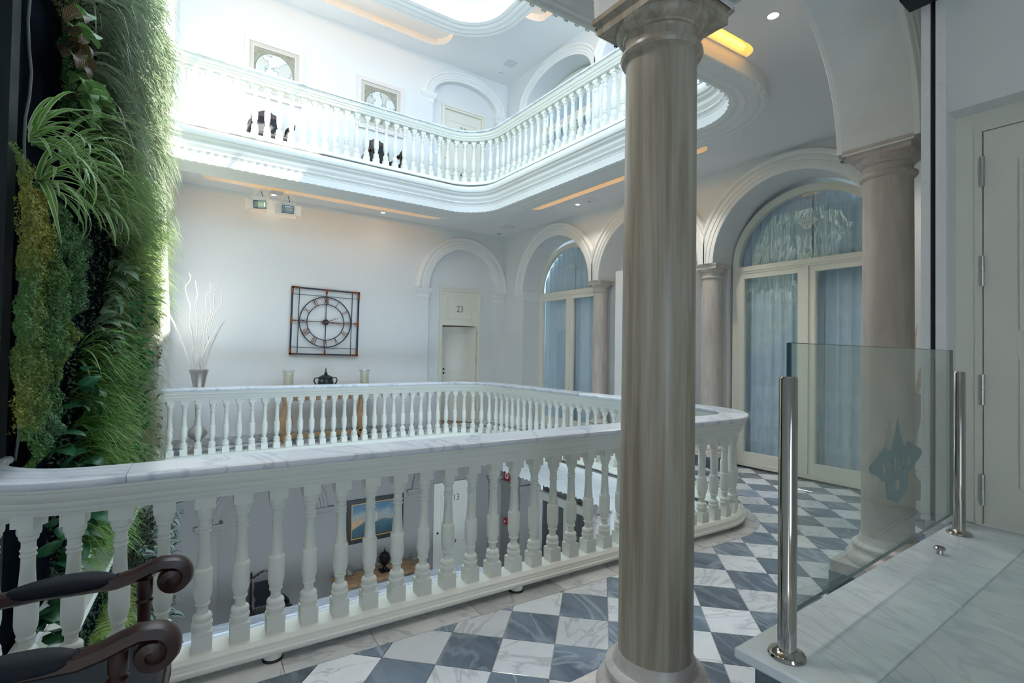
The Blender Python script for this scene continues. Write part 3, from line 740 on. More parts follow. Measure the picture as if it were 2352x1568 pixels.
def emblem(f, uc, zc, sc, d, mat, parent, flip=2.1, th=.0015):
    me = arc_fill([EMB]+EMH, 'emblem', lambda u, v, w: Vector(f(uc+u*sc*flip, zc+v*sc, d+w)), thick=th)
    me.materials.append(M[mat]); return link('emblem', me, parent)
WN = [1]
def curtain_mesh(f, u0, u1, z0, ztop, d, waves, amp, seed):
    r = random.Random(seed); mb = MB(); N = waves*10; K = 6; ph = [r.uniform(.7, 1.3) for _ in range(waves+2)]
    def wav(t):
        x = t*waves; i = int(x); a = amp*ph[min(i, waves)]; return a*(math.sin(2*PI*x)+.35*math.sin(4*PI*x+ph[i]))
    vs = []
    for i in range(N+1):
        t = i/N; u = u0+(u1-u0)*t; zt = ztop(u)
        for k in range(K+1):
            z = z0+(zt-z0)*k/K; w = wav(t)*(.75+.25*(1-k/K))+.004*math.sin(9*z+20*t); vs.append(f(u, z, d+w))
    mb.add(vs, [(i*(K+1)+k, (i+1)*(K+1)+k, (i+1)*(K+1)+k+1, i*(K+1)+k+1) for i in range(N) for k in range(K)]); return mb
def window(axis, c, sgn, uc, hw, z0, ztr, zs, rise, label, curt_label, cmat='curtain', emb=True):
    """arched double door: sashes below a transom, half-round light above"""
    WN[0] += 1; f = W3(axis, c, sgn)
    root = struct('window_%d' % WN[0], MB(), None) if False else None
    mb = MB(); boxf(mb, f, uc-hw-.02, uc-hw+.075, z0, zs, -.02, .07); boxf(mb, f, uc+hw-.075, uc+hw+.02, z0, zs, -.02, .07)
    boxf(mb, f, uc-hw, uc+hw, z0, z0+.055, -.025, .07)
    rs = ring_strip(f, uc, hw-.075, hw+.02, zs, rise-.075, rise+.02, -.02, .07); mb.add(rs.v, rs.f)
    w = mb.obj('window_%d' % WN[0], 'cream', None, 40); w['kind'] = 'structure'; w['label'] = label
    m2 = MB(); boxf(m2, f, uc-hw+.07, uc+hw-.07, ztr, ztr+.10, -.025, .06); boxf(m2, f, uc-hw+.07, uc+hw-.07, ztr+.03, ztr+.07, -.035, .06); m2.obj('transom', 'cream', w)
    m3 = MB(); boxf(m3, f, uc-.03, uc+.03, z0+.055, ztr, -.035, .05); m3.obj('mullion', 'cream', w)
    for sd in (-1, 1):
        a, b = (uc-hw+.075, uc-.03) if sd < 0 else (uc+.03, uc+hw-.075)
        sm = MB(); boxf(sm, f, a, a+.075, z0+.055, ztr, -.015, .045); boxf(sm, f, b-.075, b, z0+.055, ztr, -.015, .045)
        boxf(sm, f, a+.075, b-.075, z0+.055, z0+.20, -.015, .045); boxf(sm, f, a+.075, b-.075, ztr-.075, ztr, -.015, .045)
        boxf(sm, f, a+.07, a+.083, z0+.2, ztr-.07, -.008, .04); boxf(sm, f, b-.083, b-.07, z0+.2, ztr-.07, -.008, .04)
        so = sm.obj('sash', 'cream', w)
        pm = MB(); boxf(pm, f, a+.07, b-.07, z0+.19, ztr-.07, .012, .018); pm.obj('pane', 'glass', so)
    N = 24; pts = [(uc-(hw-.07)*math.cos(PI*k/N), zs+(rise-.07)*math.sin(PI*k/N)) for k in range(N+1)]+[(uc+hw-.07, ztr+.09), (uc-hw+.07, ztr+.09)]
    me = arc_fill([pts], 'fanlight_pane', lambda u, v, t: Vector(f(u, v, .012+t)), thick=.006); me.materials.append(M['glass']); fp = link('fanlight_pane', me, w)
    if emb: emblem(f, uc, (ztr+.1+zs+rise)/2+.03, .125, .004, 'etchw', fp)
    def zt(u):
        x = min(1, abs(u-uc)/(hw-.02)); return max(ztr+.05, zs+(rise-.02)*math.sqrt(max(0, 1-x*x)))
    for i, (a, b) in enumerate(((uc-hw+.03, uc-.012), (uc+.012, uc+hw-.03))):
        cm = curtain_mesh(f, a, b, z0+.12, zt, .15, 7, .028, WN[0]*10+i)
        o = cm.obj('curtain', cmat, None, 80); tag(o, curt_label[i], 'curtain')
    return w
window('x', 7.0, 1, 3.22, 1.02, .02, 2.80, 2.93, .93, 'large cream arched window with glazed double doors beside the near column', ['blue-grey curtain drawn behind the left sash of the largest arched window' , 'blue-grey curtain behind the farther sash of the largest arched window'][::-1])
window('x', 7.0, 1, 7.90, 1.03, .02, 2.80, 2.93, .93, 'farther cream arched window next to the corner of the gallery', ['pale blue curtain behind the nearer sash of the far arched window', 'pale blue curtain behind the sash next to the room corner'])
window('x', 7.0, 1, 7.90, 1.03, F2+.02, 6.50, 6.93, .50, 'arched window of the gallery above, seen through its balusters', ['curtain behind the nearer upstairs window sash', 'curtain behind the farther upstairs window sash'], emb=False)
window('x', 7.0, 1, 5.56, 1.03, F2+.02, 6.50, 6.93, .50, 'upstairs arched window beside the foreground column', ['nearer curtain of the upstairs window by the foreground column', 'farther curtain of the upstairs window by the foreground column'], emb=False)
window('x', 7.0, 1, 3.25, 1.03, F2+.02, 6.50, 6.93, .50, 'last upstairs arched window, almost wholly behind the foreground column', ['nearer curtain of the last upstairs window', 'farther curtain of the last upstairs window'], emb=False)
struct('wall_right', MB().box(7.0, 7.05, 2.1, 4.4, F0, C0), 'shaded_wall')
for bb, nm in ((7.90, 'farthest'), (5.56, 'middle')):
    window('x', 7.0, 1, bb, 1.03, F0+.02, -1.55, -1.30, .50, nm+' dark glazed door one floor below', ['near dark curtain in the %s downstairs doorway' % nm, 'far dark curtain in the %s downstairs doorway' % nm], cmat='curtain_d', emb=False)
# walls closing the rooms behind the windows
for z0, z1, m_ in ((F1, C1, 'wall'), (F2, C2, 'wall'), (F0, C0, 'wall')): struct('wall_right', MB().box(7.28, 7.35, 1.9, 9.8, z0, z1), m_)
struct('wall_front', MB().box(7.0, 7.3, 1.85, 1.9, F1, C2), 'wall')

# portal in the middle bay (door with white surround)
def door(n, axis, c, sgn, u0, u1, z0, ztop, leaf_top, hinge, ang, num, numz, panels, label, knob=None, esc=None, fw=.07, hinges=(), depth_frame=.05, transom=True, hinge_h=.13):
    f = W3(axis, c, sgn)
    mb = MB()
    boxf(mb, f, u0-fw, u0, z0, ztop, -depth_frame*.6, .12); boxf(mb, f, u1, u1+fw, z0, ztop, -depth_frame*.6, .12); boxf(mb, f, u0-fw, u1+fw, ztop, ztop+fw, -depth_frame*.6, .12)
    boxf(mb, f, u0-fw*1.1, u0-fw*.6, z0, ztop+fw*.6, -depth_frame, -.001); boxf(mb, f, u1+fw*.6, u1+fw*1.1, z0, ztop+fw*.6, -depth_frame, -.001); boxf(mb, f, u0-fw*1.1, u1+fw*1.1, ztop+fw*.6, ztop+fw*1.1, -depth_frame, -.001)
    d = mb.obj('door_%d' % n, 'cream', None); d['kind'] = 'structure'; d['label'] = label
    def panel_set(f2, a, b, zz0, zz1, rects, name, par):
        m = MB(); boxf(m, f2, a, b, zz0, zz1, .0, .045)
        o = m.obj(name, 'cream', par)
        for (pa, pb, pz0, pz1) in rects:
            q = MB()
            boxf(q, f2, pa, pb, pz0, pz0+.012, -.010, .002); boxf(q, f2, pa, pb, pz1-.012, pz1, -.010, .002); boxf(q, f2, pa, pa+.012, pz0+.012, pz1-.012, -.010, .002); boxf(q, f2, pb-.012, pb, pz0+.012, pz1-.012, -.010, .002)
            i = .035; boxf(q, f2, pa+i, pb-i, pz0+i, pz1-i, -.007, .002)
            q.obj('raised_panel', 'cream', o)
        return o
    if leaf_top < ztop-.1:
        panel_set(f, u0, u1, leaf_top+.004, ztop, [(u0+.12, u1-.12, leaf_top+.13, ztop-.13)], 'transom_panel', d)
    # leaf hinged on 'hinge' side, swinging inward by ang
    hu = u1 if hinge > 0 else u0
    def f2(u, z, dd=0):
        x = u-hu; y = dd; ca, sa = math.cos(ang), math.sin(ang)
        if hinge > 0: xx = x*ca+y*sa; yy = -x*sa+y*ca
        else: xx = x*ca-y*sa; yy = x*sa+y*ca
        return f(hu+xx, z, yy+.02)
    a, b = u0+.004, u1-.004; w = b-a; rects = []
    zz = [z0+.01+(leaf_top-z0)*q for q in panels]
    for i in range(0, len(zz), 2): rects.append((a+.11*w/.86, b-.11*w/.86, zz[i], zz[i+1]))
    leaf = panel_set(f2, a, b, z0+.008, leaf_top-.004, rects, 'door_leaf', d)
    for hz in hinges:
        q = MB(); p = Vector(f(hu, hz, -.012)); q.lathe([(.010, -hinge_h/2), (.010, -.002), (.007, -.001), (.007, .001), (.010, .002), (.010, hinge_h/2)], 10, p)
        q.obj('hinge', 'steel', d, 40)
    if knob:
        q = MB(); pk = Vector(f2(knob[0], knob[1], 0)); nn = (Vector(f2(knob[0], knob[1], -1))-pk).normalized()
        prof = [(.0, .030), (.0, .032), (.03, .006)]
        pts = [pk+nn*t for t in (0, .006, .007, .03, .032, .045, .06, .066)]; q.tube(pts, [.032, .032, .012, .012, .026, .034, .028, .006], 16); q.obj('knob', 'chrome', leaf, 40)
    if esc:
        for ez in esc[1:]:
            q = MB(); pk = Vector(f2(esc[0], ez, 0)); nn = (Vector(f2(esc[0], ez, -1))-pk).normalized(); q.tube([pk, pk+nn*.012, pk+nn*.014], [.022, .022, .008], 14); q.obj('escutcheon', 'bronze', leaf, 40)
    if num:
        cu = bpy.data.curves.new('numeral', 'FONT'); cu.body = num; cu.size = .20; cu.align_x = 'CENTER'; cu.align_y = 'CENTER'; cu.extrude = .002
        tmp = bpy.data.objects.new('tmp_num', cu); COL.objects.link(tmp)
        me = bpy.data.meshes.new_from_object(tmp); bpy.data.objects.remove(tmp)
        g = f if leaf_top < ztop-.1 else f2
        uc = (u0+u1)/2+(.05 if num == '13' else 0)
        for v in me.vertices: v.co = Vector(g(uc+v.co.x*.86, numz+v.co.y, -.008-v.co.z))
        me.materials.clear(); me.materials.append(M['numeral']); link('numeral', me, d)
    return d
door(1, 'y', BY+.12, 1, 5.0, 5.87, F1, 2.90, 2.155, 1, math.radians(57), '23', 2.515, [.07, .44, .50, .93], 'cream door number 23 standing ajar under the arch', esc=(5.06, 1.18, 1.09), hinges=(1.98, 1.42, .3))
door(2, 'y', BY+.12, 1, 4.975, 5.905, F2, 6.86, 6.86, 1, 0, '33', 6.47, [.06, .37, .42, .90], 'closed cream door number 33 on the gallery above', knob=(5.43, 5.50), esc=(5.03, 5.78, 5.66))
door(3, 'y', BY+.12, 1, 4.945, 5.825, F0, -1.30, -1.30, 1, 0, '13', -1.60, [.06, .40, .46, .93], 'closed cream door number 13 one floor below', knob=(5.40, -2.52), esc=(5.0, -2.3))
# dim room behind door 23
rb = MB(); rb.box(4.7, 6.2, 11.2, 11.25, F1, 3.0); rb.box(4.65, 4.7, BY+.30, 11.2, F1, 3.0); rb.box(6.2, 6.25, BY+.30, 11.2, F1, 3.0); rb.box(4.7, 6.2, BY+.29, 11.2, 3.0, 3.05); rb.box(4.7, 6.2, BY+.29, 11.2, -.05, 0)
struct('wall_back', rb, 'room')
# middle bay portal
pm = MB(); fx = W3('x', 6.62, 1)
boxf(pm, fx, 4.78, 6.27, 2.60, 3.06, 0, .5); boxf(pm, fx, 4.78, 4.98, 0, 2.60, 0, .5); boxf(pm, fx, 6.07, 6.27, 0, 2.60, 0, .5)
trim(pm, 'white_pl', None)
door(4, 'x', 6.70, 1, 5.03, 6.02, F1, 2.50, 2.50, 1, 0, None, 0, [.05, .4, .46, .94], 'narrow glimpse of a cream door in its white portal behind the foreground column', knob=(5.15, 1.05))
struct('wall_right', MB().box(6.98, 7.02, 4.5, 6.6, F1, 4.1), 'wall')

# ------------------------------------------------------------------ landing, near door, glass barrier
LZ = .77
land = thing('marble_landing', 'raised grey-white marble landing at the right edge', 'landing', (1.40, .84, 0))
def shift(mb, dx, dy): mb.v = [(x-dx, y-dy, z) for x, y, z in mb.v]; return mb
def nosed(x0, x1, y0, y1, z0, z1, ch=.006):
    mb = MB(); b = ch
    vs = []
    for z, i in ((z0, b*.6), (z0+b, 0), (z1-b, 0), (z1, b)):
        vs += [(x0+i, y0+i, z), (x1-i, y0+i, z), (x1-i, y1-i, z), (x0+i, y1-i, z)]
    fs = [(3, 2, 1, 0), (12, 13, 14, 15)]
    for r in range(3):
        for k in range(4): fs.append((r*4+k, r*4+(k+1) % 4, r*4+4+(k+1) % 4, r*4+4+k))
    return mb.add(vs, fs)
shift(nosed(1.40, 3.47, .535, .84, LZ-.035, LZ), 1.40, .84).obj('stone_slab', 'slab', land)
shift(MB().box(1.405, 3.46, .02, .5335, LZ-.035, LZ-.0005), 1.40, .84).obj('stone_slab', 'slab', land)
shift(MB().box(1.405, 3.345, -.6, .0185, LZ-.035, LZ-.0005), 1.40, .84).obj('stone_slab', 'slab', land)
shift(MB().box(1.44, 3.345, -.6, .80, 0, LZ-.035), 1.40, .84).obj('riser', 'darkstone', land)
# wall with the near door
DX = 3.35
struct('wall_right', MB().box(DX, DX+.5, .845, .94, 0, C1).box(DX, DX+.5, -2.6, .845, 2.90, C1).box(DX, DX+.5, -2.6, -.35, 0, 2.9), 'wall')
nd = MB(); fn = W3('x', DX+.13, 1)
boxf(nd, fn, .765, .845, LZ, 2.90, -.0, .10); boxf(nd, fn, -.35, -.30, LZ, 2.90, 0, .10); boxf(nd, fn, -.30, .765, 2.80, 2.90, 0, .10); boxf(nd, fn, .740, .768, LZ, 2.81, -.008, .1)
nd5 = nd.obj('door_5', 'cream', None); nd5['kind'] = 'structure'; nd5['label'] = 'tall cream door at the right edge on the marble landing'
lf = MB(); boxf(lf, fn, -.30, .735, LZ+.008, 2.795, .004, .05); leaf = lf.obj('door_leaf', 'cream', nd5)
for (za, zb) in ((.98, 1.62), (1.76, 2.62)):
    q = MB(); pa, pb = -.15, .60
    boxf(q, fn, pa, pb, za, za+.014, -.008, .003); boxf(q, fn, pa, pb, zb-.014, zb, -.008, .003); boxf(q, fn, pa, pa+.014, za+.014, zb-.014, -.008, .003); boxf(q, fn, pb-.014, pb, za+.014, zb-.014, -.008, .003)
    boxf(q, fn, pa+.045, pb-.045, za+.045, zb-.045, -.003, .006); q.obj('raised_panel', 'cream', leaf)
for hz in (2.585, 2.07, 1.46, .95):
    q = MB(); q.lathe([(.0105, -.078), (.0105, -.001), (.008, 0), (.0105, .001), (.0105, .078)], 12, (DX+.115, .737, hz)); q.obj('hinge', 'steel', nd5, 40)
# guide channel for the roller curtain
gd = thing('guide_channel', 'white screwed guide channel with a black slot beside the near door', 'guide rail', (DX-.01, .90, LZ))
mb = MB().box(-.022, .02, -.055, -.012, 0, 3.4).box(-.022, .02, .012, .05, 0, 3.4); mb.obj('flange', 'white_pl', gd)
MB().box(-.004, .02, -.012, .012, 0, 3.4).obj('slot', 'black', gd)
for zz in (.28, .78, 1.28, 1.78, 2.28):
    for yy in (-.036, .032):
        p = Vector((-.022, yy, zz)); q = MB().tube([p, p+Vector((-.004, 0, 0)), p+Vector((-.006, 0, 0))], [.007, .006, .002], 10); q.obj('screw', 'white_pl', gd, 40)
tag(MB().box(DX-.18, DX-.034, .80, 1.0, 3.50, 3.72).obj('roller_housing', 'panel', None), 'dark housing at the top of the guide channel', 'housing')
# glass barrier
gb = thing('glass_barrier', 'frosted-emblem glass barrier between two steel posts on the landing', 'barrier', (1.48, .73, LZ))
def post(x, y, r, h, par):
    o = MB().lathe([(r, .012), (r, h-.006), (r-.004, h)], 32).obj('post', 'chrome', par, 40, loc=(x, y, 0))
    MB().lathe([(r*2.0, 0), (r*2.05, .004), (r*1.9, .011), (r*1.25, .016), (r*1.05, .022)], 32).obj('flange', 'chrome', o, 40); return o
post(0, 0, .0245, .79, gb); post(1.72, .035, .0245, .785, gb)
gx0, gx1, gz0, gz1 = .005, 1.60, .115, .886
def gl(x, z, d=0): return (x, d+.022*x, z)
q = MB(); boxf(q, gl, gx0, gx1, gz0, gz1, -.006, .006); pane = q.obj('glass_panel', 'railglass', gb)
q = MB(); boxf(q, gl, gx0, gx1, gz1-.0005, gz1+.001, -.006, .006); boxf(q, gl, gx0, gx1, gz0-.001, gz0+.0005, -.006, .006); boxf(q, gl, gx0-.004, gx0+.001, gz0, gz1, -.006, .006); boxf(q, gl, gx1-.001, gx1+.002, gz0, gz1, -.006, .006)
q.obj('polished_edge', 'glassedge', pane)
emblem(gl, .86, .475, .185, -.008, 'etch', pane, 2.85)
ds = thing('door_stop', 'small steel door stop screwed to the landing', 'door stop', (2.80, .735, LZ))
MB().lathe([(.013, 0), (.013, .016), (.012, .018)], 18).obj('stem', 'steel', ds, 40)
MB().lathe([(.012, .017), (.021, .019), (.022, .026), (.017, .032), (.006, .034)], 18).obj('cap', 'chrome', ds, 40)
# ------------------------------------------------------------------ planted wall
RZW = math.atan2(LN.y, LN.x)
def WP(s, d, z): q = wl(s, d); return Vector((q.x, q.y, z))
lw = thing('living_wall', 'tall dark felt panel that carries the planting on the left', 'green wall', WP(0, 0, 0), RZW)
MB().box(-.055, .0, -.03, 4.45, F0, 7.7).obj('felt_panel', 'felt', lw)
MB().box(-.055, .0, -.16, -.035, -.0, 7.7).obj('frame', 'panel', lw)
cb = [(.018+.006*math.sin(i*1.7), .03+.03*math.sin(i*.9), 1.0+i*.13) for i in range(24)]
MB().tube(cb, .007, 6).obj('irrigation_cable', 'cable', lw, 60)
MB().box(-.06, .17, 0, 4.42, -.30, -.17).box(-.06, .12, 0, 4.42, -.36, -.30).box(-.06, .20, 0, 4.42, -.19, -.165).obj('planter_ledge', 'balus', lw)
def leaf_mesh(name, L, Wd, shape, mat, curl=.5, fold=.25, n=7, wob=0):
    mb = MB(); pts = []; ws = []; x = z = 0; a = .35
    for i in range(n+1):
        t = i/n
        if shape == 'oval': w = math.sin(PI*min(1, t*.96+.02))**.75
        elif shape == 'heart': w = (1-t)**.55*min(1, (t+.03)*7)**.5*1.05
        elif shape == 'lance': w = math.sin(PI*(t**.6))**.9 if 0 < t < 1 else .02
        else: w = min(1, t*8+.35)*(1-t)**.55
        pts.append((x, wob*math.sin(5*t), z)); ws.append(max(.004, w*Wd)); st = L/n
        x += math.cos(a)*st; z += math.sin(a)*st; a -= curl*1.6/n*(1+t)
    mb.ribbon(pts, ws, (0, 1, 0), fold); return mb.mesh(name, mat, 80)
def orient(d, up=Vector((0, 0, 1)), roll=0):
    x = d.normalized(); y = up.cross(x)
    if y.length < .05: y = Vector((0, 1, 0))
    y.normalize(); z = x.cross(y); m = Matrix((x, y, z)).transposed(); return m @ Matrix.Rotation(roll, 3, 'X')
def plant(name, label, cat, s, z, d, leaves, meshes, n, group=None, spread=.8, upb=.5, sc=(.8, 1.2), rad=.05, stem=None, droop=0.0):
    t = thing(name, label, cat, WP(s, d, z), RZW, group)
    for i in range(n):
        dr = Vector((rnd.uniform(.35, 1), rnd.uniform(-1, 1)*spread, rnd.uniform(-1, 1)*spread+upb-droop))
        base = Vector((rnd.uniform(0, rad), rnd.uniform(-1, 1)*rad*2, rnd.uniform(-1, 1)*rad*2))
        m = orient(dr, roll=rnd.uniform(-.5, .5)); k = rnd.uniform(*sc)
        o = link('leaf', rnd.choice(meshes), t); o.location = base+dr.normalized()*rad*.6; o.rotation_mode = 'QUATERNION'; o.rotation_quaternion = m.to_quaternion(); o.scale = (k, k, k)
    if stem:
        mb = MB()
        for i in range(4): mb.tube([(-.01, .02*i-.03, -.02), (.03, .02*i-.03, 0), (.07, .05*i-.08, .03)], .004, 5)
        mb.obj('stem', stem, t)
    return t
zb = [leaf_mesh('leaf', .20, .095, 'oval', 'zebra', .7, .22), leaf_mesh('leaf', .16, .085, 'oval', 'zebra', 1.0, .3), leaf_mesh('leaf', .23, .09, 'oval', 'zebra', .5, .2)]
zl = [leaf_mesh('leaf', .20, .11, 'oval', 'zebra_l', .8, .2), leaf_mesh('leaf', .17, .10, 'oval', 'zebra_l', 1.1, .3)]
zbr = [leaf_mesh('leaf', .17, .085, 'oval', 'zebra_b', 1.3, .5), leaf_mesh('leaf', .14, .075, 'oval', 'zebra_b', 1.6, .6)]
hl = [leaf_mesh('leaf', .19, .15, 'heart', 'heart', .6, .15), leaf_mesh('leaf', .15, .12, 'heart', 'heart', .8, .2)]
il = [leaf_mesh('leaf', .095, .062, 'heart', 'ivy', .5, .2, 5), leaf_mesh('leaf', .075, .052, 'heart', 'ivy', .7, .2, 5)]
bl = [leaf_mesh('leaf', .15, .085, 'heart', 'begonia', .6, .25, 6), leaf_mesh('leaf', .12, .07, 'heart', 'begonia', .8, .3, 6)]
hu = [leaf_mesh('leaf', .08, .07, 'heart', 'heuchera', .7, .3, 5), leaf_mesh('leaf', .065, .05, 'heart', 'heuchera', .9, .3, 5)]
sl = [leaf_mesh('leaf', .46, .032, 'strap', 'spider', .85, .35, 12), leaf_mesh('leaf', .38, .030, 'strap', 'spider', 1.05, .35, 12), leaf_mesh('leaf', .30, .030, 'strap', 'spider', .7, .35, 10)]
def tname(i, words): return words[i % len(words)]
# spider plants near the frame
plant('spider_plant', 'upper spider plant with long striped leaves by the dark frame', 'spider plant', -.04, 2.68, .05, 0, sl, 26, None, 1.2, .65, (.8, 1.2), .015)
plant('spider_plant', 'lower spider plant arching over the creeping foliage by the dark frame', 'spider plant', .08, 2.48, .05, 0, sl, 28, None, 1.2, .5, (.8, 1.2), .015)
plant('spider_plant', 'spider plant tucked between the striped leaves and the long grass', 'spider plant', .50, 2.74, .06, 0, sl, 24, None, 1.0, .6, (.9, 1.3), .015)
plant('spider_plant', 'spider plant spilling over the upper rim of the creeping foliage', 'spider plant', 1.0, 2.62, .06, 0, sl, 24, None, 1.0, .6, (.9, 1.3), .015)
# zebra plants
for (s, z, msh, n, lab) in ((.34, 3.40, zbr, 8, 'withered brown striped-leaf plant near the top of the green wall'), (.46, 3.56, zl, 5, 'fresh light leaves just above the withered brown plant'),
        (.52, 3.17, zl, 9, 'light green zebra-leaf plant above the spider plants'), (.86, 3.20, zl, 7, 'light zebra-leaf plant beside the long grey grass'), (1.25, 2.98, zb, 8, 'dark zebra-leaf plant among the long grass'),
        (1.6, 2.72, zb, 7, 'small zebra-leaf plant low in the long grass'), (2.45, 2.56, zb, 10, 'dark zebra-leaf plant, topmost of those right of the creeping foliage'), (2.05, 2.28, zb, 12, 'dark crumpled zebra-leaf plant, second from the top beside the creeping foliage'),
        (1.75, 2.02, zb, 8, 'dark zebra-leaf plant in the black gap'), (1.45, 1.76, zb, 11, 'drooping zebra-leaf plant at mid height beside the creeping foliage'), (1.5, 1.48, zb, 9, 'lowest zebra-leaf plant above the variegated grass')):
    plant('zebra_plant', lab, 'plant', s, z, .07, 0, msh, n, None, .9, .1, (.8, 1.15), .05, 'wood_dk')
# heart leaves
for (s, z, n, lab) in ((.62, 1.10, 5, 'large dark heart-shaped leaves left of the variegated grass'), (.80, 1.33, 6, 'heart-leaf plant under the lowest zebra leaves'), (.30, .95, 5, 'heart-leaf plant just above the near coping'),
        (.35, .62, 9, 'heart-leaf plant behind the near handrail'), (.25, .30, 10, 'shaded heart-leaf plant seen between the first balusters'), (.75, .40, 9, 'shaded heart-leaf plant between the second and third balusters'),
        (.20, .02, 9, 'lowest heart-leaf plant above the white ledge'), (.9, .75, 8, 'heart-leaf plant at the left foot of the variegated grass')):
    plant('heart_leaf_plant', lab, 'plant', s, z, .07, 0, hl, n, None, .8, .0, (.75, 1.2), .07)
# ivy
k = 0
for (s, z, lab) in ((2.75, 2.0, 'topmost patch of dark ivy'), (2.9, 1.55, 'upper middle patch of dark ivy beside the pale sedge'), (2.8, 1.1, 'lower middle patch of dark ivy beside the pale sedge'), (2.65, .70, 'low patch of dark ivy above the coping'), (2.2, 1.7, 'ivy patch right of the zebra leaves')):
    plant('ivy', lab, 'ivy', s, z, .10, 0, il, 46, None, .9, .1, (.8, 1.3), .14)
# begonias below the ledge
for (s, z, lab) in ((3.9, -.75, 'silver and purple begonia just under the white ledge'), (3.3, -.95, 'silver begonia left of the highest one'), (4.1, -1.35, 'silver begonia hanging at the outer edge of the lower green wall'), (3.6, -1.65, 'begonia low on the green wall behind the armrest'), (4.15, -2.1, 'lowest silver begonia at the wall edge'), (4.25, -.8, 'silver begonia at the outer edge just under the white ledge')):
    plant('begonia', lab, 'begonia', s, z, .16, 0, bl, 95, None, .9, .0, (.85, 1.4), .21)
for (s, z, lab) in ((4.4, 2.15, 'purple-leaved plant at the far edge level with the branches'), (4.42, 1.35, 'purple-leaved plant at the far edge above the coping'), (4.42, .80, 'purple-leaved plant at the far edge beside the first far baluster'), (4.4, .35, 'purple-leaved plant at the foot of the far edge')):
    plant('coral_bells', lab, 'plant', s, z, .10, 0, hu, 34, None, .9, .2, (.7, 1.2), .12)
# grasses: tufts with shared blades
def tuft(name, mat, n, L, wd, droop, spr, upb, seg=6, rad=.05, sd=1):
    r = random.Random(sd); mb = MB()
    for i in range(n):
        d = Vector((r.uniform(.35, 1.1), r.uniform(-1, 1)*spr, r.uniform(-.3, 1)*upb)).normalized(); p = Vector((0, r.uniform(-1, 1)*rad, r.uniform(-1, 1)*rad)); l = L*r.uniform(.6, 1.2); st = l/seg; pts = [p.copy()]
        for k_ in range(seg):
            p = p+d*st; pts.append(p.copy()); d = (d+Vector((0, 0, -droop*(1+k_*.25)*st*4.5))).normalized()
        w = wd*r.uniform(.7, 1.2); mb.ribbon(pts, [w*(.6+.4*min(1, t*4/seg))*(1-(t/seg)**2.2)+.0006 for t in range(seg+1)], (0, 1, .001) if abs(pts[-1].y-pts[0].y) < .6*l else (.3, 1, .3), .25)
    return mb.mesh(name, mat)
def field(name, mat, label_f, cat, group, spots, n, L, wd, droop, spr, upb, d=.03, variants=5, seg=6, rad=.06):
    ms = [tuft(name, mat, n, L, wd, droop, spr, upb, seg, rad, 50+i) for i in range(variants)]
    vs = []; fs = []; uv = []
    for i, (s, z) in enumerate(spots):
        k = rnd.uniform(.85, 1.2); fl = rnd.choice((-1, 1)); a = RZW+rnd.uniform(-.25, .25); ca, sa = math.cos(a), math.sin(a); o = WP(s, d+rnd.uniform(0, .03), z); b = len(vs); me = ms[i % variants]
        for v in me.vertices:
            x, y, zz = v.co.x*k, v.co.y*k*fl, v.co.z*k
            q = Vector((o.x+x*ca-y*sa, o.y+x*sa+y*ca, o.z+zz)); rel = Vector((q.x-LA.x, q.y-LA.y)); e = rel.dot(LN)
            if e < .004: q.x += LN.x*(.004-e); q.y += LN.y*(.004-e)
            vs.append(q)
        fs += [tuple(j+b for j in p.vertices) for p in me.polygons]; uv += [tuple(u.vector) for u in me.uv_layers[0].uv]
    me = bpy.data.meshes.new(name); me.from_pydata([tuple(v) for v in vs], [], fs); ul = me.uv_layers.new(name='UVMap'); ul.data.foreach_set('uv', [c for p in uv for c in p]); me.materials.append(M[mat])
    return tag(link(name, me), label_f, cat, None, 'stuff')
def scatter(s0, s1, z0, z1, n, cond=None):
    out = []; tries = 0
    while len(out) < n and tries < 9000:
        tries += 1; s = rnd.uniform(s0, s1); z = rnd.uniform(z0, z1)
        if cond and not cond(s, z): continue
        if any((s-a)**2*1.2+(z-b)**2 < ((s1-s0)*(z1-z0)/n)*.35 for a, b in out): continue
        out.append((s, z))
    return out
field('long_grass', 'greyblade', 'long hanging grey-green grass high on the green wall', 'grass', None,
      scatter(.8, 4.4, 2.95, 5.6, 95, lambda s, z: z > 3.35-.12*s and z < 3.9+.6*s), 26, .54, .029, .95, .8, .8)
field('bright_grass', 'grassblade', 'arching bright green grass above and right of the creeping foliage', 'grass', None,
      scatter(.95, 4.42, 1.95, 3.2, 75, lambda s, z: z > 2.55 or s > 2.75), 32, .48, .020, .55, .9, .9)
field('bright_grass', 'grassblade', 'thin green grass between the dark zebra leaves and the ivy', 'grass', None,
      scatter(2.1, 3.2, 1.5, 2.3, 14), 36, .36, .016, .7, .9, .8)
field('variegated_grass', 'varieg', 'striped grass just above the near coping', 'grass', None,
      scatter(1.05, 2.45, .50, 1.62, 32), 36, .40, .021, .65, .8, .9)
field('variegated_grass', 'varieg', 'striped grass hanging over the white ledge behind the balusters', 'grass', None,
      scatter(.95, 2.6, .0, .45, 18), 40, .36, .018, .7, .8, .6)
field('sedge', 'sedge', 'fine pale sedge near the far edge of the green wall', 'grass', None,
      scatter(3.05, 4.42, .0, 1.95, 60), 90, .44, .006, .85, 1.0, .9, rad=.1)
field('lime_grass', 'limegrass', 'lime green grass on the lower green wall behind the armchair', 'grass', None,
      scatter(1.0, 4.3, -2.6, -.75, 60, lambda s, z: z < -1.15 or s < 3.0), 70, .36, .006, .8, 1.0, .9)
field('sedge', 'sedge', 'sunlit pale grass at the far edge level with the ceiling of this gallery', 'grass', None,
      scatter(3.7, 4.44, 2.1, 4.0, 24), 80, .36, .005, .9, .9, .9, rad=.08)
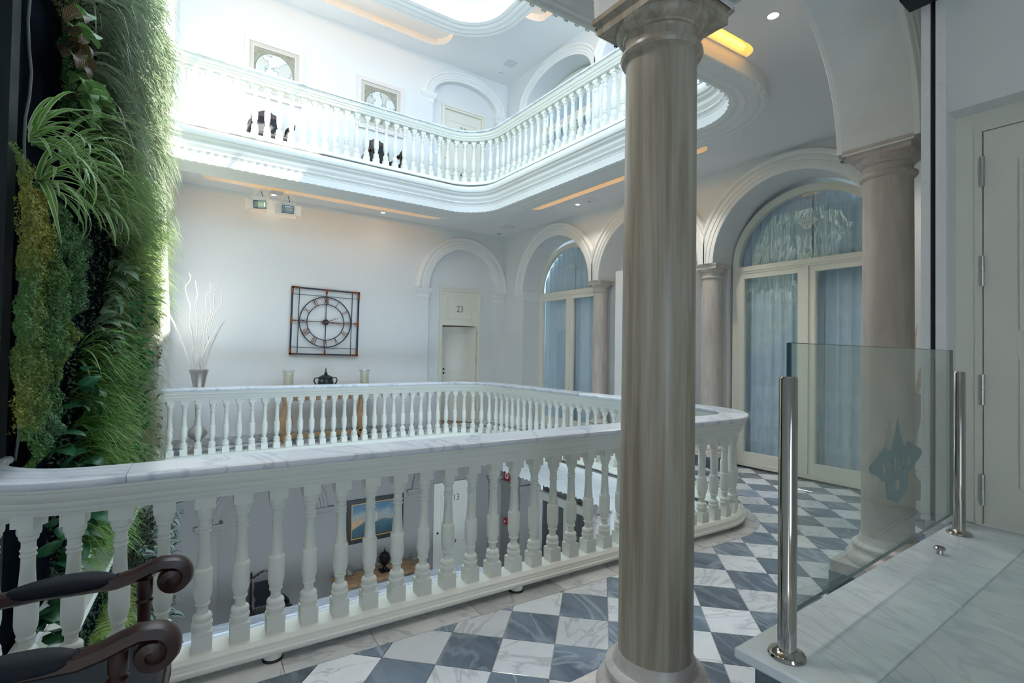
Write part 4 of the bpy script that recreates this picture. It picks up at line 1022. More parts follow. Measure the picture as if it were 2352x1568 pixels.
# creeping small-leaved foliage, uncountable
def moss(name, label, region, n, size, tones, thick, seed, dfun):
    r = random.Random(seed); vs = []; fs = []; cols = []
    s0, s1, z0, z1 = region; made = 0; tries = 0
    while made < n and tries < n*4:
        tries += 1; s = r.uniform(s0, s1); z = r.uniform(z0, z1)
        lim = dfun(s, z)
        if lim <= 0: continue
        h = noise.noise(Vector((s*5, z*4, seed)))*.5+noise.noise(Vector((s*16, z*11, seed+3)))*.3
        d = .02+thick*lim*(.55+h)*r.uniform(.75, 1.1)
        q = wl(s, max(.01, d)+(max(0, -s)*.12)); c = Vector((q.x, q.y, z)); a = r.uniform(0, 2*PI); n3 = Vector((r.uniform(.1, 1), r.uniform(-.7, .7), r.uniform(-.3, 1))).normalized()
        t = n3.cross(Vector((math.cos(a), math.sin(a), r.uniform(-1, 1)))).normalized(); b = n3.cross(t); k = size*r.uniform(.6, 1.3)
        i = len(vs); vs += [c-t*k, c-b*k*.45, c+t*k, c+b*k*.45]; fs.append((i, i+1, i+2, i+3))
        m_ = noise.noise(Vector((s*2.2, z*1.6, seed+9)))*.9+.5+(s-s0)/(s1-s0)*.25-.1+r.uniform(-.15, .15)
        m_ = max(0, min(.999, m_)); ta, tb, f_ = (tones[0], tones[1], m_*2) if m_ < .5 else (tones[1], tones[2], m_*2-1)
        f_ = max(0, min(1, f_)); v = r.uniform(.6, 1.35); cols.append([(ta[j]+(tb[j]-ta[j])*f_)*v for j in range(3)]); made += 1
    me = bpy.data.meshes.new(name); me.from_pydata([tuple(v) for v in vs], [], fs); at_ = me.color_attributes.new('tone', 'FLOAT_COLOR', 'CORNER')
    flat = []
    for c in cols: flat += [c[0], c[1], c[2], 1]*4
    at_.data.foreach_set('color', flat); me.materials.append(M['moss'])
    return tag(link(name, me), label, 'foliage', None, 'stuff')
def sb(z): return .28+.72*max(0, min(1, (z-.85)/1.25)) if z < 2.1 else 1.0-.15*(z-2.1)
def dm(s, z):
    e = sb(z)+.10*noise.noise(Vector((z*6, 2, 1)))-s
    if s < -.05 and z < 1.22+.05*math.sin(s*30): return 0
    if s < -.60+.10*noise.noise(Vector((z*3, 5, 2))): return 0
    if e <= 0 or z > 2.46+.06*math.sin(s*7): return 0
    return min(1, e*5+.3)*min(1, (2.55-z)*5+.25)*min(1, (z-.7)*3)
moss('creeping_foliage', 'thick mat of tiny-leaved creeping foliage on the left of the green wall', (-.70, 1.15, .74, 2.5), 100000, .0078, ((.24, .25, .035), (.07, .20, .04), (.15, .29, .17)), .17, 3, dm)
moss('brown_moss', 'brownish moss at the very top left of the green wall', (-.05, .8, 3.62, 4.5), 12000, .010, ((.12, .09, .03), (.10, .12, .03), (.05, .09, .03)), .12, 5, lambda s, z: min(1, (z-3.55)*4))
moss('green_moss', 'small green leaves between the zebra-leaf plants', (.45, 1.1, 3.05, 3.6), 7000, .010, ((.05, .15, .03), (.04, .13, .03), (.03, .10, .03)), .10, 6, lambda s, z: .8)
moss('orange_moss', 'rust-orange moss at the far edge under the upper cornice', (4.2, 4.45, 3.9, 5.1), 6000, .010, ((.45, .14, .05), (.50, .22, .10), (.25, .22, .10)), .30, 8, lambda s, z: .9)
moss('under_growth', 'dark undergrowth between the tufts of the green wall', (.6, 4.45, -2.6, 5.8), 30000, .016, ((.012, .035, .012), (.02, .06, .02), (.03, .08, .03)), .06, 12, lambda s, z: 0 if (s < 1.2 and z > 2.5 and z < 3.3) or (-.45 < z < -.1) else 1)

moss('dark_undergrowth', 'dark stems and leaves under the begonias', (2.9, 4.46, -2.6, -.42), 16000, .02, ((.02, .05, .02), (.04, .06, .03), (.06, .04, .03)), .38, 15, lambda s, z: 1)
# ------------------------------------------------------------------ armchairs
def armchair(label, loc, rz, group=None):
    t = thing('armchair', label, 'chair', loc, rz, group)
    # seat
    mb = MB()
    st = [(-.24, .235), (-.1, .25), (.1, .265), (.235, .275)]
    for i, (z, g) in enumerate(((.405, .96), (.43, 1.0), (.465, 1.0), (.482, .97), (.490, .88))):
        pts = [(x*g, -y*g) for x, y in st]+[(x*g, y*g) for x, y in st[::-1]]
        mb.v += [(x, y, z) for x, y in pts]
    for r in range(4): mb.f += [(r*8+k_, r*8+(k_+1) % 8, r*8+8+(k_+1) % 8, r*8+8+k_) for k_ in range(8)]
    mb.f += [tuple(range(7, -1, -1)), tuple(32+k_ for k_ in range(8))]
    mb.obj('seat', 'leather', t, 50)
    MB().box(-.24, .235, -.262, -.238, .34, .41).box(-.24, .235, .238, .262, .34, .41).box(.21, .24, -.262, .262, .33, .41).box(-.25, -.22, -.24, .24, .34, .41).obj('seat_rail', 'wood_dk', t)
    for sd in (-1, 1):
        MB().lathe([(.016, 0), (.022, .02), (.015, .04), (.020, .12), (.026, .20), (.016, .225), (.024, .24), (.018, .26), (.028, .30), (.028, .36)], 14, (.215, sd*.245, 0)).obj('leg', 'wood_dk', t, 40)
        MB().tube([(-.30, sd*.225, 0), (-.255, sd*.225, .22), (-.235, sd*.225, .42)], [.018, .021, .023], 8).obj('leg', 'wood_dk', t, 40)
        MB().tube([(-.235, sd*.225, .42), (-.25, sd*.222, .62), (-.285, sd*.215, .88), (-.325, sd*.205, 1.10)], [.023, .021, .019, .016], 8).obj('back_post', 'wood_dk', t, 40)
        # arm: rail with cushion and a scrolled end
        y = sd*.285
        arm = MB(); N = 26; vs = []
        pts = [(-.265, .672), (-.20, .690), (-.12, .698), (-.03, .694), (.05, .692), (.11, .706), (.16, .726), (.200, .738)]
        cx, cz, r0 = .235, .676, .062
        for k_ in range(1, 29):
            a = PI/2+.45-k_*(2*PI*1.12/28); rr = r0*(1-.025*k_); pts.append((cx+rr*math.cos(a), cz+rr*math.sin(a)))
        def strip(pts, hw, th):
            n = len(pts); base = len(arm.v)
            for i, (x, z) in enumerate(pts):
                x0, z0 = pts[max(0, i-1)]; x1, z1 = pts[min(n-1, i+1)]; tx, tz = x1-x0, z1-z0; l = math.hypot(tx, tz); nx, nz = -tz/l, tx/l
                w = hw if not callable(hw) else hw(i/n); h = th if not callable(th) else th(i/n)
                for (a, b) in ((-1, -.5), (-.86, .7), (-.45, 1), (.45, 1), (.86, .7), (1, -.5), (.6, -1), (-.6, -1)): arm.v.append((x+nx*h*b, y+w*a, z+nz*h*b))
            for i in range(n-1): arm.f += [(base+i*8+k2, base+(i+1)*8+k2, base+(i+1)*8+(k2+1) % 8, base+i*8+(k2+1) % 8) for k2 in range(8)]
            arm.f += [tuple(base+k2 for k2 in range(7, -1, -1)), tuple(base+(n-1)*8+k2 for k2 in range(8))]
        strip(pts, lambda q: .032+.010*min(1, q*2), lambda q: .024 if q < .45 else .021)
        arm.tube([(cx, y-.034, cz), (cx, y-.030, cz), (cx, y+.030, cz), (cx, y+.034, cz)], [.030, .036, .036, .030], 18)
        a_o = arm.obj('arm', 'wood_dk', t, 45)
        pad = MB(); N = 14
        for i in range(N+1):
            q = i/N; x = -.20+.26*q; g = max(.12, math.sin(PI*min(1, max(0, q)))**.35); z = .700+.010*math.sin(PI*q)
            for k2 in range(12):
                a = 2*PI*k2/12; pad.v.append((x, y+.046*g*math.cos(a), z+.038*g*math.sin(a)))
        for i in range(N): pad.f += [(i*12+k2, (i+1)*12+k2, (i+1)*12+(k2+1) % 12, i*12+(k2+1) % 12) for k2 in range(12)]
        pad.f += [tuple(range(12)), tuple(N*12+k2 for k2 in range(11, -1, -1))]
        pad.obj('arm_pad', 'leather', a_o, 60)
        st_ = MB()
        for q in (-.20, .062): st_.tube([(q-.004, y, .694), (q+.004, y, .696)], .030, 12)
        st_.obj('stud_band', 'bronze', a_o)
        MB().lathe([(.026, .41), (.026, .44), (.019, .452), (.024, .462), (.020, .475), (.023, .56), (.026, .60), (.030, .606), (.022, .615), (.027, .63), (.027, .69)], 14, (.145, sd*.27, 0)).obj('arm_support', 'wood_dk', t, 40)
    MB().tube([(.20, -.24, .16), (-.26, -.215, .16)], .012, 8).tube([(.20, .24, .16), (-.26, .215, .16)], .012, 8).tube([(-.05, -.23, .16), (-.05, .23, .16)], .012, 8).obj('stretcher', 'wood_dk', t, 40)
    # back: waisted leather panel, rails and carved crest (built upright then leaned by the x of the posts)
    def lean(z): return -.235-.10*max(0, (z-.42)/.68)**1.1
    def sheet(outline, holes, th, mat, nm, off_=0):
        me = arc_fill([outline]+holes, nm, lambda u, v, w: Vector((lean(v)+off_+w, u, v)), thick=th); me.materials.append(M[mat]); return link(nm, me, t)
    half_ = [(.165, .60), (.170, .66), (.150, .70), (.150, .73), (.168, .76), (.182, .82), (.168, .88), (.160, .92), (.165, .985)]
    sheet([(a, b) for a, b in half_]+[(-a, b) for a, b in half_[::-1]], [], .035, 'leather', 'back_panel', -.005)
    fr_ = [(.225, .58), (.225, 1.0), (-.225, 1.0), (-.225, .58)]
    ih = [(.158, .605), (.162, .66), (.142, .70), (.142, .73), (.160, .76), (.174, .82), (.160, .88), (.152, .92), (.157, .98)]
    sheet(fr_, [[(a, b) for a, b in ih]+[(-a, b) for a, b in ih[::-1]]], .022, 'wood_dk', 'back_frame', .0)
    cr_ = [(.23, .995), (.235, 1.045), (.20, 1.06), (.17, 1.045), (.14, 1.075), (.10, 1.08), (.075, 1.105), (.03, 1.115), (0, 1.135)]
    sheet([(a, b) for a, b in cr_]+[(-a, b) for a, b in cr_[::-1][1:]], [], .026, 'wood_dk', 'crest', .0)
    MB().lathe([(.006, 1.09), (.018, 1.10), (.020, 1.115), (.010, 1.125), (.013, 1.14), (.004, 1.155)], 12, (-.325, .205, 0)).lathe([(.006, 1.09), (.018, 1.10), (.020, 1.115), (.010, 1.125), (.013, 1.14), (.004, 1.155)], 12, (-.325, -.205, 0)).obj('finial', 'wood_dk', t, 40)
    mb = MB()
    for i in range(7): mb.lathe([(.006, .585), (.010, .565), (.004, .545)], 8, (-.242, -.15+.05*i, 0))
    mb.obj('apron_beads', 'wood_dk', t, 40)
    def warp(o):
        if o.data:
            if o.data.users == 1:
                for v in o.data.vertices:
                    if v.co.x+o.location.x < -.03: v.co.x = -.03+(v.co.x+.03)*1.5
        for c in o.children: warp(c)
    warp(t); return t
fg = armchair('dark carved armchair with black leather arm pads in the bottom left foreground', (-.19, 2.24, 0), math.radians(-6))
clone(fg, (1.46, 9.16, F2), -PI/2, 'black leather armchair under the left map on the gallery above')
clone(fg, (3.42, 9.16, F2), -PI/2, 'black leather armchair under the right map on the gallery above')
clone(fg, (1.62, 9.22, F0), -PI/2, 'dark armchair one floor below, left of the pine shelf table')

# ------------------------------------------------------------------ console, candles, pot, vase (this level)
def console(label, x0, x1, y0, y1, h, zf, legs):
    t = thing('console_table', label, 'table', ((x0+x1)/2, (y0+y1)/2, zf)); cx, cy = (x0+x1)/2, (y0+y1)/2
    hx, hy = (x1-x0)/2, (y1-y0)/2
    nosed(-hx, hx, -hy, hy, h-.06, h, .01).obj('tabletop', 'pine', t)
    MB().box(legs[0]-cx, legs[1]-cx, -.014, .014, h-.14, h-.06).obj('apron', 'pine', t)
    for lx in legs:
        out = [(.055, .10), (.05, .16), (.06, .20), (.105, .27), (.115, .33), (.095, .42), (.065, .52), (.05, .62), (.05, h-.14), (.07, h-.12), (.07, h-.06)]
        me = arc_fill([[(a, b) for a, b in out]+[(-a, b) for a, b in out[::-1]]], 'leg', lambda u, v, w: Vector((lx-cx+u, -.03+w, v)), thick=.06); me.materials.append(M['pine']); link('leg', me, t)
        MB().box(lx-cx-.06, lx-cx+.06, -hy*.75, hy*.75, .03, .10).box(lx-cx-.06, lx-cx+.06, -hy*.75, -hy*.45, 0, .03).box(lx-cx-.06, lx-cx+.06, hy*.45, hy*.75, 0, .03).obj('foot', 'pine', t)
    MB().box(legs[0]-cx, legs[1]-cx, -.03, .03, .06, .13).obj('stretcher', 'pine', t)
    return t
console('pale pine console table against the far wall below the clock', 1.60, 3.45, 9.08, 9.52, .84, F1, (1.83, 3.14))
console('pine console table one floor below under the dark framed seascape', 2.72, 4.50, 9.06, 9.55, .80, F0, (2.95, 4.27))
def hurricane(x, y, z, label):
    t = thing('candle_holder', label, 'candle holder', (x, y, z))
    MB().lathe([(.075, 0), (.078, .006), (.060, .012), (.03, .02), (.03, .09), (.058, .10), (.060, .125), (.055, .128)], 24).obj('stand', 'bronze', t, 35)
    MB().lathe([(.083, .02), (.080, .10), (.079, .24), (.081, .33), (.088, .36), (.108, .39), (.106, .391), (.086, .362), (.078, .33), (.076, .24), (.077, .10), (.080, .02)], 28, cap=False).obj('glass_cylinder', 'clear', t, 60)
    MB().lathe([(.048, .128), (.048, .335), (.044, .342), (.01, .340)], 22).obj('candle', 'wax', t, 50)
    return t
hurricane(1.85, 9.28, .84, 'left glass candle holder on the console')
hurricane(3.17, 9.28, .84, 'right glass candle holder on the console')
pt = thing('lidded_pot', 'dark bronze lidded pot with two twisted handles on the console', 'pot', (2.47, 9.28, .84))
MB().lathe([(.062, 0), (.068, .01), (.072, .03), (.105, .07), (.130, .12), (.136, .165), (.128, .20), (.118, .222), (.116, .24), (.126, .246), (.126, .254), (.11, .256)], 28).obj('body', 'bronze', pt, 40)
MB().lathe([(.126, .256), (.120, .266), (.095, .280), (.060, .296), (.034, .304), (.026, .312), (.034, .322), (.022, .332), (.024, .345), (.012, .360), (.010, .40), (.004, .428)], 28).obj('lid', 'bronze', pt, 40)
for sd in (-1, 1):
    MB().tube([(sd*.118, 0, .235), (sd*.15, 0, .255), (sd*.185, 0, .245), (sd*.20, 0, .205), (sd*.185, 0, .165), (sd*.155, 0, .125), (sd*.125, 0, .10)], [.010, .010, .011, .012, .013, .014, .010], 8).obj('handle', 'bronze', pt, 40)
def vase(x, y, label, group=None):
    t = thing('floor_vase', label, 'vase', (x, y, 0), 0, group)
    MB().box(-.17, .17, -.17, .17, .0, .035).obj('base_plate', 'pewter', t)
    MB().lathe([(.15, .035), (.152, .045), (.12, .06), (.075, .075), (.045, .10), (.030, .135), (.034, .15), (.048, .158), (.040, .17), (.034, .185), (.055, .20), (.095, .225), (.128, .265), (.135, .30), (.125, .335), (.09, .375), (.055, .41), (.042, .44), (.036, .475),
                (.050, .482), (.050, .490), (.036, .497), (.034, .52), (.042, .70), (.056, .88), (.085, 1.05), (.108, 1.17), (.122, 1.225), (.128, 1.245), (.124, 1.262), (.112, 1.264), (.105, 1.25), (.09, 1.15)], 36).obj('body', 'pewter', t, 50)
    return t
v1 = vase(.53, 9.05, 'tall pewter floor vase with bleached twisted branches by the green wall')
def branch(base, top, seed, r0=.011, wig=.045):
    r = random.Random(seed); b = Vector(base); e = Vector(top); pts = []; N = 46; ph = r.uniform(0, 6)
    for i in range(N+1):
        q = i/N; p = b.lerp(e, q); a = q*(22+r.uniform(-.5, .5))+ph
        p += Vector((math.sin(a)*wig*q**.6*(.6+.4*math.sin(q*9+ph)), math.cos(a*.8)*wig*q**.6*.7, 0)); pts.append(p)
    return pts, [r0*(1-.65*i/N) for i in range(N+1)]
for i, (dx, dy, top, wg) in enumerate(((-.20, 0, 2.72, .05), (-.07, .05, 2.62, .02), (.10, .02, 2.60, .03), (.17, .0, 2.68, .045), (.21, -.04, 2.60, .04), (.30, .0, 2.58, .05), (.04, .08, 2.2, .04), (-.1, .06, 2.0, .04))):
    pts, rr = branch((dx*.15, dy*.2, 1.05), (dx, dy, top), 20+i, .012, wg); MB().tube(pts, rr, 7).obj('branch', 'branch', v1, 60)
for i, (dx, dy, top) in enumerate(((-.42, 0, 2.15), (-.30, .05, 1.75), (.34, .02, 2.05), (-.12, -.05, 1.98), (.14, .06, 1.8))):
    m = MB(); b = Vector((dx*.1, dy, 1.1)); e = Vector((dx, dy, top)); pts = [b.lerp(e, q/8)+Vector((0, 0, .10*math.sin(PI*q/8))) for q in range(9)]
    m.ribbon(pts, [.03+.045*math.sin(PI*(q/8)**.8) if q < 8 else .003 for q in range(9)], (.3, 1, 0), .4); m.obj('dried_leaf', 'branch', v1)
v2 = vase(6.22, 1.86, 'pewter vase with dried reddish leaves almost hidden behind the second column')
for i, (dx, dy, top) in enumerate(((.02, -.02, 1.95), (.10, -.10, 1.75), (-.10, .06, 1.85), (-.05, -.12, 1.9))):
    m = MB(); b = Vector((dx*.1, dy*.1, 1.1)); e = Vector((dx*2, dy*2, top)); pts = [b.lerp(e, q/8)+Vector((0, 0, .08*math.sin(PI*q/8))) for q in range(9)]
    m.ribbon(pts, [.015+.035*math.sin(PI*(q/8)**.8) if q < 8 else .003 for q in range(9)], (1, 1, 0), .4); m.obj('dried_leaf', 'pinkleaf', v2)

# ------------------------------------------------------------------ wall clock
ck = thing('wall_clock', 'square open iron wall clock with rusty Roman numerals over the console', 'clock', (2.535, BY-.035, 2.095)); ck.rotation_euler = (0, math.radians(.9), 0)
def bar(mb, x0, z0, x1, z1, w, y0=-.012, y1=.004):
    d = Vector((x1-x0, z1-z0)).normalized(); n = Vector((-d.y, d.x))*w*.5
    a = [(x0-n.x, z0-n.y), (x1-n.x, z1-n.y), (x1+n.x, z1+n.y), (x0+n.x, z0+n.y)]
    return mb.add([(p[0], y0, p[1]) for p in a]+[(p[0], y1, p[1]) for p in a], [(0, 1, 2, 3), (7, 6, 5, 4), (0, 4, 5, 1), (1, 5, 6, 2), (2, 6, 7, 3), (3, 7, 4, 0)])
h = .595
m = MB()
for (a, b, c, d) in ((-h, -h, h, -h), (h, -h, h, h), (h, h, -h, h), (-h, h, -h, -h)): bar(m, a, b, c, d, .026, -.022, .010)
m.obj('outer_frame', 'iron', ck)
m = MB(); g = .475
for q in (-g, g): bar(m, q, -h, q, h, .012, -.004, .004); bar(m, -h, q, h, q, .010, -.010, -.002)
for (a, b, c, d) in ((0, .06, 0, g+.12), (0, -.06, 0, -g-.12), (.06, 0, g+.12, 0), (-.06, 0, -g-.12, 0)): bar(m, a, b, c, d, .012)
m.obj('inner_bars', 'iron', ck)
m = MB()
for (R_, wd) in ((.46, .016), (.33, .013)):
    N = 56; b = len(m.v)
    for i in range(N):
        a = 2*PI*i/N
        for (r_, y_) in ((R_-wd/2, -.013), (R_+wd/2, -.013), (R_+wd/2, .005), (R_-wd/2, .005)): m.v.append((r_*math.cos(a), y_, r_*math.sin(a)))
    m.f += [(b+i*4+k_, b+i*4+(k_+1) % 4, b+((i+1) % N)*4+(k_+1) % 4, b+((i+1) % N)*4+k_) for i in range(N) for k_ in range(4)]
m.obj('dial_ring', 'iron', ck)
for sx in (-1, 1):
    for sz in (-1, 1):
        m = MB(); bar(m, sx*h, sz*(h+.013), sx*h, sz*(h-.12), .034, -.026, .012); bar(m, sx*(h+.013), sz*h, sx*(h-.12), sz*h, .034, -.026, .012); m.obj('corner_bracket', 'rust', ck)
for (a, b) in ((0, 1), (0, -1), (1, 0), (-1, 0)):
    m = MB(); bar(m, a*h-b*.065, b*h-a*.065, a*h+b*.065, b*h+a*.065, .032, -.027, .012); bar(m, a*h, b*h, a*(h-.075), b*(h-.075), .026, -.024, .008); m.obj('bracket', 'rust', ck)
ROM = {1: 'I', 2: 'II', 3: 'III', 4: 'IV', 5: 'V', 6: 'VI', 7: 'VII', 8: 'VIII', 9: 'IX', 10: 'X', 11: 'XI', 12: 'XII'}
for k_, tx in ROM.items():
    a = PI/2-2*PI*k_/12; er = Vector((math.cos(a), math.sin(a))); et = Vector((math.sin(a), -math.cos(a))); m = MB(); wd = {'I': .022, 'V': .05, 'X': .055}; tot = sum(wd[c] for c in tx); x = -tot/2
    for c in tx:
        w = wd[c]; xm = x+w/2
        def P2(u, r_): v = et*u+er*r_; return v.x, v.y
        if c == 'I': segs = [((xm, .335), (xm, .455))]
        elif c == 'V': segs = [((xm-w*.38, .455), (xm, .335)), ((xm+w*.38, .455), (xm, .335))]
        else: segs = [((xm-w*.4, .455), (xm+w*.4, .335)), ((xm+w*.4, .455), (xm-w*.4, .335))]
        for s0_, s1_ in segs: bar(m, *P2(*s0_), *P2(*s1_), .008, -.016, -.004)
        x += w
    m.obj('numeral', 'rust', ck)
for (ang, ln, nm) in ((PI/2-2*PI*2.27/12, .27, 'hour_hand'), (PI/2-2*PI*16/60, .35, 'minute_hand')):
    m = MB(); c, s_ = math.cos(ang), math.sin(ang); yo = -.020 if nm == 'hour_hand' else -.026
    bar(m, -c*.10, -s_*.10, c*ln*.62, s_*ln*.62, .012, yo-.004, yo)
    p0_ = Vector((c, s_)); n_ = Vector((-s_, c))
    for q in (-1, 1):
        a_ = p0_*ln*.62; b_ = p0_*ln*.72+n_*q*.022; d_ = p0_*ln*.84
        bar(m, a_.x, a_.y, b_.x, b_.y, .006, yo-.004, yo); bar(m, b_.x, b_.y, d_.x, d_.y, .006, yo-.004, yo)
    bar(m, c*ln*.84, s_*ln*.84, c*ln, s_*ln, .005, yo-.004, yo); m.obj(nm, 'rust', ck)
m = MB()
for i in range(24):
    a = 2*PI*i/24; m.v += [(.055*math.cos(a), -.018, .055*math.sin(a)), (.055*math.cos(a), .028, .055*math.sin(a))]
m.f += [(2*i, 2*((i+1) % 24), 2*((i+1) % 24)+1, 2*i+1) for i in range(24)]+[tuple(2*i for i in range(23, -1, -1)), tuple(2*i+1 for i in range(24))]
m.obj('hub', 'iron', ck)

# ------------------------------------------------------------------ pictures
def map_mat(name, land, sea, seed):
    m_, N, L, B = nt(name); B.inputs['Roughness'].default_value = .7; tc = N.new('ShaderNodeTexCoord'); mp = N.new('ShaderNodeMapping'); mp.inputs['Location'].default_value = (seed, seed*.7, 0)
    nz = N.new('ShaderNodeTexNoise'); nz.inputs['Scale'].default_value = 5; nz.inputs['Detail'].default_value = 9; cr = N.new('ShaderNodeValToRGB')
    cr.color_ramp.elements[0].position = .47; cr.color_ramp.elements[0].color = (*sea, 1); cr.color_ramp.elements[1].position = .53; cr.color_ramp.elements[1].color = (*land, 1)
    e = cr.color_ramp.elements.new(.50); e.color = (.22, .26, .28, 1)
    L.new(tc.outputs['Object'], mp.inputs[0]); L.new(mp.outputs[0], nz.inputs['Vector']); L.new(nz.outputs['Fac'], cr.inputs[0]); L.new(cr.outputs[0], B.inputs['Base Color']); return m_
mapbg = plain('map_ground', (.30, .29, .22), .8, var=.15, scale=14)
def framed_map(x, z, label, seed):
    t = thing('framed_map', label, 'picture', (x, BY-.004, z)); W_, H_ = .475, .50
    def frm(nm, a, b, c, d, y0, y1, mat):
        mm = MB(); mm.box(-a, a, y0, y1, b, d) if False else None
        mm.box(-a, a, y0, y1, d, b).box(-a, a, y0, y1, -b, -d).box(-a, -c, y0, y1, -d, d).box(c, a, y0, y1, -d, d); return mm.obj(nm, mat, t)
    frm('frame', W_, H_, W_-.075, H_-.075, -.032, 0, 'frame_w'); frm('mount', W_-.075, H_-.075, W_-.135, H_-.135, -.016, -.002, 'mount'); frm('fillet', W_-.135, H_-.135, W_-.145, H_-.145, -.020, -.002, 'frame_w')
    pr = MB().box(-(W_-.145), W_-.145, -.012, -.002, -(H_-.145), H_-.145); po = pr.mesh('print', None); po.materials.append(mapbg); o = link('print', po, t)
    q = MB(); N = 48; R_ = .30; q.v = [(R_*math.cos(2*PI*i/N), -.0128, R_*math.sin(2*PI*i/N)) for i in range(N)]; q.f = [tuple(range(N))]
    me = q.mesh('hemisphere', None); me.materials.append(map_mat('old_map_%d' % seed, (.55, .56, .50), (.66, .70, .68), seed)); link('hemisphere', me, o)
    q = MB(); 
    for i in range(N):
        a = 2*PI*i/N
        q.v += [((R_-.002)*math.cos(a), -.0135, (R_-.002)*math.sin(a)), ((R_+.010)*math.cos(a), -.0135, (R_+.010)*math.sin(a))]
    q.f = [(2*i, 2*i+1, 2*((i+1) % N)+1, 2*((i+1) % N)) for i in range(N)]; q.obj('map_rim', 'numeral', o)
framed_map(1.57, 6.45, 'whitewashed frame with an old map of the eastern hemisphere, left of the two upstairs', 3)
framed_map(3.50, 6.39, 'whitewashed frame with an old map of the western hemisphere, right of the two upstairs', 8)
# seascape one floor below
def sea_mat():
    m_, N, L, B = nt('seascape_paint'); B.inputs['Roughness'].default_value = .35; tc = N.new('ShaderNodeTexCoord'); sp = N.new('ShaderNodeSeparateXYZ'); L.new(tc.outputs['Object'], sp.inputs[0])
    cr = N.new('ShaderNodeValToRGB'); el = cr.color_ramp.elements; el[0].position = 0; el[0].color = (.02, .06, .08, 1); el[1].position = 1; el[1].color = (.06, .14, .22, 1)
    for p_, c_ in ((.22, (.03, .10, .12)), (.40, (.05, .13, .15)), (.44, (.10, .16, .17)), (.47, (.35, .33, .25)), (.65, (.30, .34, .33)), (.80, (.10, .20, .28))):
        e = el.new(p_); e.color = (*c_, 1)
    nz = N.new('ShaderNodeTexNoise'); nz.inputs['Scale'].default_value = 5; nz.inputs['Detail'].default_value = 6; L.new(tc.outputs['Object'], nz.inputs['Vector'])
    mr = N.new('ShaderNodeMapRange'); mr.inputs['From Min'].default_value = -.33; mr.inputs['From Max'].default_value = .33; L.new(sp.outputs[2], mr.inputs['Value'])
    ad = N.new('ShaderNodeMath'); ad.operation = 'MULTIPLY_ADD'; ad.inputs[1].default_value = .5; L.new(nz.outputs['Fac'], ad.inputs[0]); s_ = N.new('ShaderNodeMath'); s_.operation = 'SUBTRACT'; s_.inputs[1].default_value = .25; L.new(mr.outputs[0], s_.inputs[0]); L.new(s_.outputs[0], ad.inputs[2])
    L.new(ad.outputs[0], cr.inputs[0]); L.new(cr.outputs[0], B.inputs['Base Color']); return m_
pc = thing('painting', 'seascape with a sailing ship in a black and gilt frame one floor below', 'picture', (3.57, BY-.004, -1.68))
W_, H_ = .56, .41
def fr4(nm, a, b, c, d, y0, y1, mat, par): return MB().box(-a, a, y0, y1, d, b).box(-a, a, y0, y1, -b, -d).box(-a, -c, y0, y1, -d, d).box(c, a, y0, y1, -d, d).obj(nm, mat, par)
fr4('frame', W_, H_, W_-.075, H_-.075, -.05, 0, 'blackframe', pc); fr4('gilt_slip', W_-.075, H_-.075, W_-.095, H_-.095, -.035, 0, 'gold', pc)
me = MB().box(-(W_-.095), W_-.095, -.018, -.002, -(H_-.095), H_-.095).mesh('canvas', None); me.materials.append(sea_mat()); cv = link('canvas', me, pc)
q = MB(); q.add([(-.05, -.020, -.06), (.02, -.020, -.06), (.03, -.020, -.045), (-.06, -.020, -.045)], [(0, 1, 2, 3)]); q.add([(-.045, -.0205, -.04), (-.005, -.0205, -.04), (-.012, -.0205, .13), (-.035, -.0205, .11)], [(0, 1, 2, 3)]); q.add([(0, -.0205, -.03), (.035, -.0205, -.02), (.02, -.0205, .10), (.0, -.0205, .14)], [(0, 1, 2, 3)])
q.obj('painted_ship', 'mount', cv)
MB().add([(-.46, -.0195, -.16), (-.25, -.0195, -.05), (-.28, -.0195, .02), (-.33, -.0195, .02), (-.33, -.0195, .10), (-.35, -.0195, .10), (-.35, -.0195, .0), (-.46, -.0195, .0)], [(0, 1, 2, 3, 4, 5, 6, 7)]).obj('painted_quay', 'pine', cv)
# on the lower console
ur = thing('urn', 'black footed urn on the pine console one floor below', 'urn', (3.64, 9.30, F0+.80))
MB().cbox(0, 0, .09, .09, 0, .03).lathe([(.075, .03), (.045, .05), (.025, .08), (.028, .10), (.06, .13), (.095, .18), (.11, .24), (.108, .28), (.085, .30), (.088, .31)], 26).obj('body', 'urn', ur, 40)
MB().lathe([(.092, .31), (.088, .325), (.06, .35), (.03, .365), (.018, .375), (.022, .39), (.010, .41), (.006, .44)], 24).obj('lid', 'urn', ur, 40)
for sd in (-1, 1): MB().tube([(sd*.105, 0, .27), (sd*.135, 0, .29), (sd*.145, 0, .25), (sd*.12, 0, .20), (sd*.095, 0, .18)], .008, 8).obj('handle', 'urn', ur, 40)
def jar(x, label):
    t = thing('apothecary_jar', label, 'jar', (x, 9.30, F0+.80))
    MB().lathe([(.06, 0), (.062, .006), (.02, .02), (.015, .04), (.05, .055), (.105, .09), (.115, .13), (.10, .17), (.075, .19), (.073, .188), (.098, .165), (.112, .13), (.10, .093), (.04, .06)], 26, cap=False).obj('bowl', 'clear', t, 60)
    MB().lathe([(.078, .19), (.085, .197), (.06, .225), (.025, .245), (.012, .255), (.022, .275), (.020, .30), (.008, .315), (.012, .335), (.006, .37), (.002, .40)], 24, cap=False).obj('lid', 'clear', t, 60)
jar(2.97, 'clear glass lidded jar left of the black urn'); jar(4.25, 'clear glass lidded jar right of the black urn')

